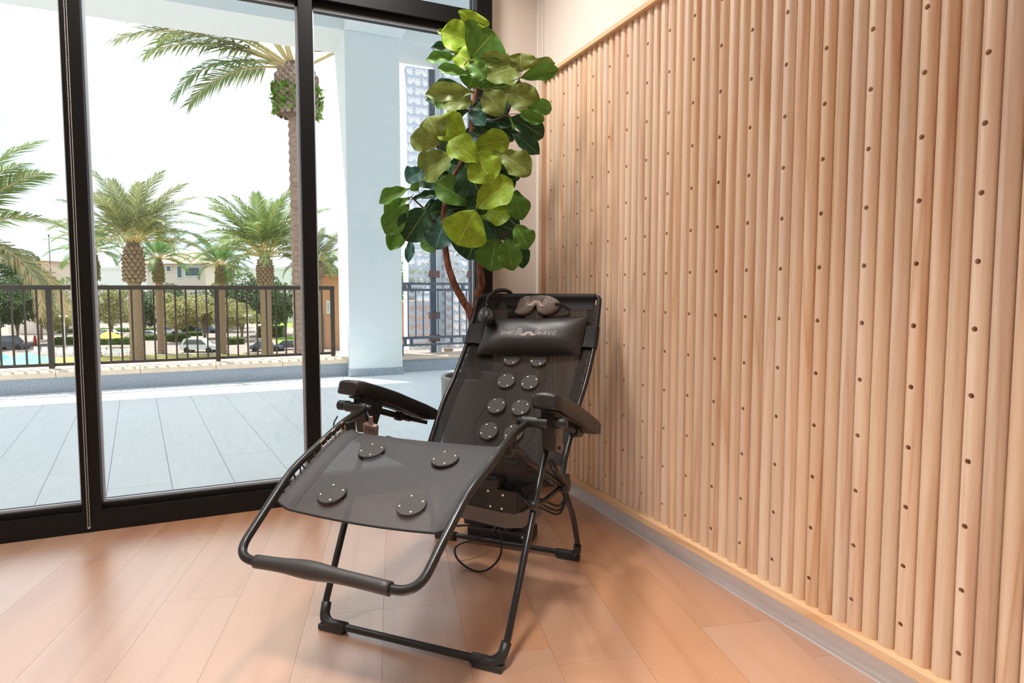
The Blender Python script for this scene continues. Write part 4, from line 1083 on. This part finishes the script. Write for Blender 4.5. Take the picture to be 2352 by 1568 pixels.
# ---------------------------------------------------------------- palms
def frond_mesh(seed, droop, nl=44, vee=.5, ll=.24):
    rn_ = random.Random(seed); mb = MB()
    spine = []
    a = 0; p = Vector((0, 0, 0)); n_ = 24
    for i in range(n_+1):
        spine.append(p.copy()); t = i/n_; ang = -droop*(t**1.6)
        p = p+Vector((math.cos(ang), 0, math.sin(ang)))/n_
    mb.tube(spine, [.011*(1-.85*i/n_) for i in range(n_+1)], 5)
    for i in range(nl):
        t = .24+.76*i/(nl-1); f_ = t*n_; k_ = min(n_-1, int(f_)); q_ = spine[k_].lerp(spine[k_+1], f_-k_); d = (spine[k_+1]-spine[k_]).normalized()
        L_ = ll*(math.sin(PI*min(1, .12+t*.80))**.6)*rn_.uniform(.85, 1.1)
        for s in (1, -1):
            out = (d*(.55+.5*t)+Vector((0, s, 0))*(.9-.35*t)+Vector((0, 0, vee*rn_.uniform(.2, 1.0)-.25))).normalized()
            tip = q_+out*L_+Vector((0, 0, -.22*L_)); mid_ = q_+out*L_*.5
            wv = d*.0105
            mb.add([q_-wv*.7, q_+wv*.7, mid_+wv, tip, mid_-wv], [(0, 1, 2, 4), (4, 2, 3)])
    return mb.mesh('palm_frond')
FM = [frond_mesh(1, .7), frond_mesh(2, 1.15), frond_mesh(3, 1.6), frond_mesh(4, .35)]
for me in FM:
    me.materials.append(M['frondA']); me.materials.append(M['rachis'])
    for p_ in me.polygons[:122]: p_.material_index = 1
def depth_of(p): return (p-CAM).dot(_f)
def palm(base, zboot0, zboot1, r_trunk, r_boot, flen, nf, fmat, label, seed, moss=False, elev=(-.25, 1.35), group='date palms', explicit=None, skip=None, zscale=1):
    rn_ = random.Random(seed)
    t = empty('palm_tree', base, 0, label, 'palm tree', group)
    H0, H1 = zboot0-base.z, zboot1-base.z
    k_ = max(10, int(H0/ (r_trunk*.9))); k_ = min(k_, 60)
    prof = []
    for i in range(k_):
        z = H0*i/(k_-1); prof += [(r_trunk*(1.06+.35*math.exp(-z/(r_trunk*1.5))), z), (r_trunk*.93, z+H0/(k_-1)*.6)]
    MB().lathe(prof, 14).build('trunk', M['trunk'], t)
    hb = H1-H0
    MB().lathe([(r_trunk*1.0, H0-.02), (r_boot*.8, H0+hb*.06), (r_boot, H0+hb*.2), (r_boot*.98, H0+hb*.6), (r_boot*.8, H0+hb*.85), (r_boot*.5, H1+hb*.06)], 16).build('boot', M['moss'] if False else M['boot'], t)
    st = MB(); nr, na = (15, 18) if depth_of(base) < 25 else (9, 12)
    for i in range(nr):
        for j in range(na):
            a = 2*PI*(j+.5*(i % 2))/na; z = H0+hb*(.06+.88*i/nr); rr_ = r_boot*(.90 if i < nr-2 else .75)
            c = Vector((math.cos(a)*rr_, math.sin(a)*rr_, z)); s_ = r_boot*(.19 if nr == 9 else .12)
            o_ = Vector((math.cos(a), math.sin(a), .55)).normalized(); sd = Vector((-math.sin(a), math.cos(a), 0)); u_ = sd.cross(o_)*-1
            tip = c+o_*s_*1.4
            st.add([c+sd*s_-u_*s_*.8, c-sd*s_-u_*s_*.8, c-sd*s_+u_*s_*.8, c+sd*s_+u_*s_*.8, tip+sd*s_*.7, tip-sd*s_*.7, tip+u_*s_*.9], [(0, 1, 5, 4), (1, 2, 6, 5), (2, 3, 4, 6)[:3]+(4,)[:0], (3, 0, 4), (4, 5, 6)])
    tag(st.build('cut_stubs', M['bootstub'], t), kind='stuff')
    if moss:
        ms = MB()
        for i in range(220):
            a = rn_.uniform(0, 2*PI); z = H0+hb*rn_.uniform(.02, .62); rr_ = r_boot*rn_.uniform(.95, 1.18); s_ = r_boot*.22
            c = Vector((math.cos(a)*rr_, math.sin(a)*rr_, z)); e1 = Vector((rn_.gauss(0, 1), rn_.gauss(0, 1), rn_.gauss(0, 1))).normalized()*s_; e2 = e1.orthogonal().normalized()*s_*.6
            ms.add([c-e1, c+e2, c+e1, c-e2], [(0, 1, 2, 3)])
        tag(ms.build('ferns', M['moss'], t), kind='stuff')
    fr_ = []
    if explicit: fr_ += explicit
    for i in range(nf):
        az = i*2.39996+rn_.uniform(-.2, .2); el = elev[0]+(elev[1]-elev[0])*((i+.5)/nf)**.85
        if skip and skip(az, el): continue
        fr_.append((az, el, flen*rn_.uniform(.85, 1.08), (2 if el < .25 else 1 if el < .8 else 0), fmat))
    for az, el, L_, vi, fm in fr_:
        o = link('frond', FM[vi], t, (math.cos(az)*r_boot*.25, math.sin(az)*r_boot*.25, H1-hb*.02), None, L_, mat=M[fm])
        o.rotation_euler = (Matrix.Rotation(az, 3, 'Z') @ Matrix.Rotation(-el, 3, 'Y') @ Matrix.Rotation(rn_.uniform(-.4, .4), 3, 'X')).to_euler()
    return t
def palm_px(xb, yb, xt, yb0, yb1, wt, wb_, fl_, nf, fm, label, seed, moss=False, depth=None, **kw):
    """ground pixel (xb, yb); boot between rows yb0 (low) and yb1 (high); widths and frond length in pixels"""
    if depth: p = at_depth(xb, 665, depth); base = Vector((p.x, p.y, GZ)); d = depth
    else: base = gpt(xb, yb); d = depth_of(base)
    s_ = d/F_PX
    return palm(base, base.z+up_z(xb, yb0, base), base.z+up_z(xb, yb1, base), wt/2*s_, wb_/2*s_, fl_*s_, nf, fm, label, seed, moss, **kw)
palm_px(316, 836, 320, 650, 558, 27, 43, 165, 34, 'frondB', 'large date palm with olive crown left of centre behind the railing', 21, elev=(.22, 1.38))
palm_px(614, 826, 612, 655, 590, 24, 35, 165, 34, 'frondA', 'large date palm with wide drooping crown just left of the near palm', 22, elev=(.15, 1.38))
palm_px(222, 818, 218, 645, 578, 17, 25, 85, 26, 'frondC', 'small palm with ferny trunk beside the black window mullion', 23, True, elev=(.0, 1.3))
palm_px(371, 812, 372, 650, 595, 15, 22, 80, 26, 'frondC', 'small palm with ferny trunk between the two large date palms, nearer the left one', 24, True, elev=(.0, 1.3))
palm_px(513, 813, 510, 650, 610, 15, 23, 85, 26, 'frondC', 'small palm with ferny trunk behind the railing post', 25, True, elev=(.0, 1.3))
palm_px(735, 822, 735, 640, 600, 18, 26, 95, 24, 'frondB', 'date palm partly hidden behind the wide mullion and pillar', 26)
palm_px(1030, 822, 1030, 640, 600, 20, 28, 110, 24, 'frondB', 'date palm beyond the leaf screens', 27)
# near palm: trunk leans, crown under the beam; fronds given by azimuth in the world
toL = math.atan2(-_r.y, -_r.x)
ex = [(toL+.06, .42, 3.9, 0, 'frondB'), (toL-.12, .40, 3.7, 0, 'frondA'), (toL+.0, .22, 3.0, 1, 'frondC'), (toL-.2, .15, 2.7, 1, 'frondA'), (toL+.3, .25, 1.5, 2, 'frondA'), (toL+.2, .52, 3.4, 0, 'frondB')]
palm_px(692, 0, 692, 272, 155, 40, 92, 400, 16, 'frondA', 'tall near date palm whose crown hides behind the white beam', 31, True, depth=14.0, elev=(.55, 1.4), explicit=ex)
# palm outside the left edge of the frame
p_ = at_depth(-135, 665, 19.0); bl_ = Vector((p_.x, p_.y, GZ))
exl = [(toL+PI+.05, .78, 3.9, 0, 'frondA'), (toL+PI-.05, 1.06, 4.1, 0, 'frondA'), (toL+PI+.35, .9, 3.4, 0, 'frondA'), (toL+PI, -.05, 4.5, 2, 'frondD'), (toL+PI+.2, -.1, 4.2, 2, 'frondD'), (toL+PI-.15, .05, 4.0, 2, 'frondB')]
zl_ = at_depth(-135, 548, 19).z
palm(bl_, zl_-1.4, zl_, .32, .5, 3.4, 14, 'frondA', 'palm at the left edge with one dry frond hanging down', 33, explicit=exl, elev=(.5, 1.4))

# ---------------------------------------------------------------- broadleaf trees, hedges
def foliage(seed, n_, size, sq=.8):
    rn_ = random.Random(seed); cl = [(Vector((rn_.gauss(0, .45), rn_.gauss(0, .45), rn_.gauss(0, .30))), rn_.uniform(.32, .55)) for _ in range(14)]
    mb = MB()
    for i in range(n_):
        c, r_ = cl[rn_.randrange(len(cl))]
        d = Vector((rn_.gauss(0, 1), rn_.gauss(0, 1), rn_.gauss(0, 1))).normalized()*r_*rn_.uniform(.6, 1)**.5
        p = c+Vector((d.x, d.y, d.z*sq)); e1 = Vector((rn_.gauss(0, 1), rn_.gauss(0, 1), rn_.gauss(0, .7))).normalized()*size*rn_.uniform(.6, 1.2); e2 = e1.cross(Vector((rn_.gauss(0, 1), rn_.gauss(0, 1), rn_.gauss(0, 1)))).normalized()*size*.6
        mb.add([p-e1, p+e2, p+e1, p-e2], [(0, 1, 2, 3)])
    me = mb.mesh('foliage'); me.materials.append(M['fol1']); return me
FOL = [foliage(40+i, 10000, .038) for i in range(4)]
def tree(xb, yb, ytop, wpx, fm, label, vi, ybot=None, group='trees beyond the lawn'):
    base = gpt(xb, yb); d = depth_of(base); s_ = d/F_PX
    H = up_z(xb, ytop, base); hb = up_z(xb, ybot if ybot else (yb*.35+ytop*.65), base)
    t = empty('garden_tree', base, 0, label, 'tree', group)
    zc_ = (H+hb)/2; ry = (H-hb)/2*1.1; wpx *= 1.4
    o = link('foliage', FOL[vi % 4], t, (0, 0, zc_), (0, 0, vi*1.3), (wpx/2*s_, wpx/2*s_, ry/.75), mat=M[fm]); tag(o, kind='stuff')
    mb = MB(); tr_ = max(.12, 3.2*s_)
    mb.tube([(0, 0, 0), (.1, 0, hb*.6), (.0, .1, zc_)], [tr_, tr_*.8, tr_*.5], 8)
    mb.tube([(.1, 0, hb*.6), (.8, .2, zc_)], [tr_*.7, tr_*.3], 6); mb.tube([(.1, 0, hb*.6), (-.8, -.2, zc_)], [tr_*.7, tr_*.3], 6)
    mb.build('trunk', M['treetrunk'], t); return t
tree(40, 792, 600, 120, 'fol1', 'dense dark green tree at the left edge behind the charcoal car', 0, 745)
tree(-30, 800, 625, 110, 'fol1', 'dense dark green tree cut by the left frame edge', 1, 750)
tree(95, 780, 590, 70, 'fol3', 'fresh green pointed tree left of the black mullion', 2, 700)
tree(150, 790, 690, 75, 'fol2', 'yellow flowering tree directly behind the black mullion', 3, 755)
tree(255, 780, 672, 78, 'fol2', 'yellow flowering tree right of the black mullion', 0, 748)
tree(405, 785, 672, 88, 'fol2', 'yellow flowering tree between the small palms', 1, 752)
tree(470, 778, 680, 66, 'fol2', 'yellow flowering tree left of the railing post', 2, 748)
tree(555, 782, 690, 70, 'fol2', 'yellow flowering tree right of the railing post', 3, 750)
tree(605, 770, 632, 110, 'fol1', 'dark green tree behind the white building front', 2, 735)
tree(655, 775, 640, 80, 'fol1', 'dark green tree beside the near palm trunk', 3, 740)
tree(745, 765, 590, 60, 'fol3', 'green tree between the wide mullion and the pillar', 0, 640)
tree(330, 765, 660, 90, 'fol1', 'dark green tree far behind the left date palm', 1, 745)
tree(430, 762, 655, 90, 'fol1', 'dark green tree below the peach building', 2, 745)
tree(520, 762, 665, 80, 'fol1', 'dark green tree right of the peach building', 0, 742)
tree(935, 780, 600, 70, 'fol3', 'green tree seen between the pillar and the leaf screen', 1, 690)
def hedge(pa, pb, hpx, dpt, label):
    a, b = gpt(*pa), gpt(*pb); d = depth_of(a); s_ = d/F_PX; h = hpx*s_; c = (a+b)/2
    t = empty('hedge', c, math.atan2(b.y-a.y, b.x-a.x), label, 'hedge', 'low clipped hedges'); L_ = (b-a).length
    MB().bbox(-L_/2, L_/2, 0, dpt, 0, h*.93, .15).build('core', M['hedge'], t)
    rn_ = random.Random(int(abs(L_*100))); mb = MB()
    for i in range(1100):
        x = rn_.uniform(-L_/2, L_/2); f_ = rn_.random()
        p = Vector((x, -.05, rn_.uniform(0, h))) if f_ < .5 else Vector((x, rn_.uniform(0, dpt), h*.95+rn_.uniform(-.05, .08)))
        e1 = Vector((rn_.gauss(0, 1), rn_.gauss(0, 1), rn_.gauss(0, 1))).normalized()*.16; e2 = e1.orthogonal().normalized()*.1
        mb.add([p-e1, p+e2, p+e1, p-e2], [(0, 1, 2, 3)])
    tag(mb.build('foliage', M['hedge'], t), kind='stuff')
hedge((115, 792), (170, 791), 14, 2.5, 'low clipped hedge left of the black mullion')
hedge((215, 792), (300, 791), 14, 2.5, 'low clipped hedge behind the orange parasol')
hedge((318, 782), (365, 781), 10, 2.5, 'low clipped hedge in front of the silver car')
hedge((378, 785), (430, 784), 15, 2.5, 'low clipped hedge left of the white car')
hedge((430, 772), (465, 771), 8, 2, 'short hedge below the slate blue car')
hedge((522, 792), (560, 790), 14, 2.5, 'low clipped hedge behind the white lamp post')
hedge((590, 775), (650, 774), 24, 3, 'tall clipped hedge in front of the dark trees at the near palm')
hedge((130, 765), (480, 760), 8, 3, 'long hedge at the far side of the car park')

# ---------------------------------------------------------------- buildings
def bldg(nm, label, x0, x1, yb, ytop, depth_m, mt, wins=(), roof=None, cat='building'):
    a, b = gpt(x0, yb), gpt(x1, yb); c = (a+b)/2; L_ = (b-a).length; ang = math.atan2(b.y-a.y, b.x-a.x)
    H = up_z((x0+x1)/2, ytop, c)
    t = empty(nm, c, ang, label, cat)
    MB().box(-L_/2, L_/2, 0, depth_m, 0, H).build('wall', mt, t)
    MB().box(-L_/2-.3, L_/2+.3, -.3, depth_m, H, H+.5).build('parapet', mt, t)
    if roof:
        e = 1.2; rz = up_z((x0+x1)/2, roof, c)
        mb = MB(); mb.add([(-L_/2-e, -e, H+.5), (L_/2+e, -e, H+.5), (L_/2+e, depth_m+e, H+.5), (-L_/2-e, depth_m+e, H+.5), (-L_/4, depth_m/2, rz), (L_/4, depth_m/2, rz)], [(0, 1, 5, 4), (1, 2, 5), (2, 3, 4, 5), (3, 0, 4), (3, 2, 1, 0)])
        mb.build('roof', M['roof'], t)
    for (wx0, wx1, wy0, wy1) in wins:
        f0 = (wx0-x0)/(x1-x0)*L_-L_/2; f1 = (wx1-x0)/(x1-x0)*L_-L_/2
        z0 = up_z(wx0, wy1, c); z1 = up_z(wx0, wy0, c)
        w_ = MB().box(f0, f1, -.12, .1, z0, z1).build('window', M['bwhite'], t)
        MB().box(f0+.25, f1-.25, -.16, -.1, z0+.25, z1-.25).build('pane', M['bglass'], w_)
    return t
bldg('long_building', 'long white flat roofed building behind the palms', 128, 720, 740, 618, 16, M['bwhite'], [(265, 300, 690, 705), (455, 500, 690, 705), (540, 570, 700, 715), (160, 190, 690, 705)])
bldg('villa', 'peach villa with clay hip roof between the small palms', 342, 476, 757, 612, 8, M['bpeach'], [(410, 425, 600, 640), (428, 466, 612, 636), (386, 400, 605, 625)], roof=575)
bldg('villa', 'villa with pale tiled roof at the far left', 20, 105, 766, 606, 10, M['bpeach'], [(40, 60, 620, 635)], roof=590)
tb = bldg('terracotta_house', 'terracotta house with arched doorway seen past the wide mullion', 726, 800, 800, 640, 10, M['bterra'], [(752, 760, 690, 720)], roof=628)
MB().lathe([(.9, 0), (.9, .3)], 24, Matrix.Translation((-1.9, .1, 4.0)) @ Matrix.Rotation(PI/2, 4, 'X')).build('arch', M['bglass'], tb)
MB().box(-2.8, -1.0, -.2, .1, 0, 4.0).build('doorway', M['bglass'], tb)
bldg('terracotta_house', 'terracotta wing seen under the leaf screen', 905, 990, 795, 700, 10, M['bterra'], [(930, 940, 710, 730)])

# ---------------------------------------------------------------- cars
def car(xb, yb, wpx, mt, label, ang=0, suv=True):
    base = gpt(xb, yb); d = depth_of(base); Lc = max(3.6, min(5.2, wpx*d/F_PX)); k_ = Lc/4.6
    t = empty('car', base, math.atan2(_r.y, _r.x)+ang, label, 'car', 'parked cars'); Wd = .9
    hh = .95 if suv else .8; ht = 1.82 if suv else 1.42
    body = [(-2.3, .35), (2.2, .35), (2.3, .6), (2.25, hh-.08), (1.25, hh+.02), (-2.2, hh+.05), (-2.32, .7)]
    top = [(-2.15, hh+.04), (1.2, hh+.02), (.45, ht-.04), (.2, ht), (-1.6, ht), (-1.85, ht-.08)] if suv else [(-1.9, hh+.04), (1.1, hh+.02), (.35, ht-.04), (.1, ht), (-.9, ht), (-1.2, ht-.04)]
    Mx = Matrix(((k_, 0, 0, 0), (0, 0, -k_, 0), (0, k_, 0, 0), (0, 0, 0, 1)))
    MB().prism(body, -Wd, Wd, Mx).build('body', M[mt], t, fix=True)
    cab = MB().prism(top, -Wd*.88, Wd*.88, Mx).build('cabin', M[mt], t, fix=True)
    gl = [(x*.9-.02, hh+.1 if z < hh+.1 else ht-.16) for x, z in top[:4]]+[(top[4][0]*.92, ht-.16)]
    for s in (1, -1):
        a_, b_ = sorted((s*Wd*.88, s*Wd*.90)); MB().prism(gl, a_, b_, Mx).build('side_glass', M['bglass'], cab, fix=True)
    for x in (-1.4, 1.4):
        for s in (1, -1): MB().lathe([(.2, -.11), (.34, -.11), (.34, .11), (.2, .11)], 16, Matrix.Translation((x*k_, s*.8*k_, .34*k_)) @ Matrix.Rotation(PI/2, 4, 'X')).build('wheel', M['tyre'], t)
    return t
car(461, 808, 80, 'carw', 'white car crossing left of the railing post', .05)
car(25, 802, 80, 'card', 'charcoal car at the left edge of the view', .1)
car(612, 806, 74, 'carb', 'blue car beside the white lamp post', .25, False)
car(476, 764, 44, 'carb', 'slate blue car parked above the white car', .1)
car(255, 772, 50, 'carw', 'white car behind the orange parasol', .2, False)
car(347, 775, 44, 'cars', 'silver car between the left date palm and the small palm', .1, False)
car(668, 802, 40, 'card', 'dark car half hidden by the near palm trunk', .3, False)
car(388, 768, 40, 'cars', 'pale car in the far parking row', .1)

# ---------------------------------------------------------------- parasols, chairs, poles
def parasol(xb, ytop, ybot, wpx, d, mt, label):
    p = at_depth(xb, ybot, d); s_ = d/F_PX; base = Vector((p.x, p.y, GZ)); z1 = p.z-GZ; r_ = wpx/2*s_; ht = (ybot-ytop)*s_
    t = empty('parasol', base, .3, label, 'parasol')
    mb = MB(); k_ = 8
    ring = [(r_*math.cos(2*PI*i/k_), r_*math.sin(2*PI*i/k_), z1) for i in range(k_)]
    mb.add(ring+[(0, 0, z1+ht)], [(i, (i+1) % k_, k_) for i in range(k_)]); mb.add([(x, y, z-.01) for x, y, z in ring]+[(0, 0, z1+ht-.02)], [((i+1) % k_, i, k_) for i in range(k_)])
    mb.build('canopy', M[mt], t)
    MB().tube([(0, 0, 0), (0, 0, z1+ht+.1)], .03, 8).build('pole', M['white'], t)
    MB().lathe([(.3, 0), (.3, .08), (.05, .12)], 16).build('base', M['white'], t)
parasol(62, 808, 831, 118, 50, 'turq', 'larger turquoise parasol behind the railing')
parasol(-2, 805, 829, 60, 55, 'turq', 'turquoise parasol cut by the left frame edge')
parasol(249, 759, 775, 66, 80, 'orange', 'orange parasol right of the black mullion')
def lchair(x, y, i):
    base = gpt(x, y); k_ = .95
    t = empty('lawn_chair', base, math.atan2(_r.y, _r.x)+.2*math.sin(i*2.1), None, None)
    tag(t, '%s white garden chair from the left in the row behind the railing' % ('first second third fourth fifth sixth seventh eighth ninth tenth'.split()[i]), 'chair', 'white garden chairs on the lawn edge')
    MB().box(-.3*k_, .3*k_, -.3*k_, .3*k_, .38*k_, .44*k_).build('seat', M['white'], t)
    MB().box(-.3*k_, .3*k_, .27*k_, .33*k_, .44*k_, 1.0*k_).build('backrest', M['white'], t)
    for sx in (-.27, .27):
        for sy in (-.27, .27): MB().box((sx-.03)*k_, (sx+.03)*k_, (sy-.03)*k_, (sy+.03)*k_, 0, .38*k_).build('leg', M['white'], t)
for i, (x, y) in enumerate(((80, 815), (100, 816), (120, 817), (140, 818), (160, 817), (234, 816), (250, 818), (266, 819), (283, 818), (300, 817))): lchair(x, y, i)
def pole(x, yb, yt, label, lamp):
    base = gpt(x, yb); H = up_z(x, yt, base); s_ = depth_of(base)/F_PX
    t = empty('lamp_post' if lamp else 'flag_pole', base, math.atan2(_r.y, _r.x), label, 'lamp post' if lamp else 'pole')
    MB().tube([(0, 0, 0), (0, 0, H)], [1.5*s_*.9, 1.2*s_*.8], 8).build('pole', M['white'] if lamp else M['steel'], t)
    if lamp: MB().bbox(-8*s_, 8*s_, -.2, .2, H-.1, H+.12, .03).build('lamp_head', M['white'], t)
    else: MB().sphere((0, 0, H+.1), .15).build('finial', M['steel'], t)
pole(572, 814, 724, 'white lamp post with flat head beside the blue car', True)
pole(150, 800, 726, 'white lamp post left of the black mullion', True)
pole(123, 770, 542, 'thin pole rising above the trees on the left', False)
sg = empty('caution_sign', gpt(377, 790), 0, 'yellow folding caution sign beside the small palm', 'sign')
s_ = depth_of(sg.location)/F_PX
for sgn in (1, -1): MB().box(-.35, .35, -.03, .03, 0, 18*s_, Matrix.Translation((0, sgn*.2, 0)) @ Matrix.Rotation(sgn*.2, 4, 'X')).build('board', M['yellow'], sg)
hy = empty('hydrant', gpt(81, 793), 0, 'red post behind the left railing', 'post')
MB().lathe([(.2, 0), (.2, .9), (.14, 1.0), (.16, 1.2), (.05, 1.35)], 12).build('barrel', M['red'], hy)
MB().lathe([(.1, 0), (.1, .12)], 10, Matrix.Translation((0, -.2, .75)) @ Matrix.Rotation(PI/2, 4, 'X')).build('outlet', M['red'], hy)
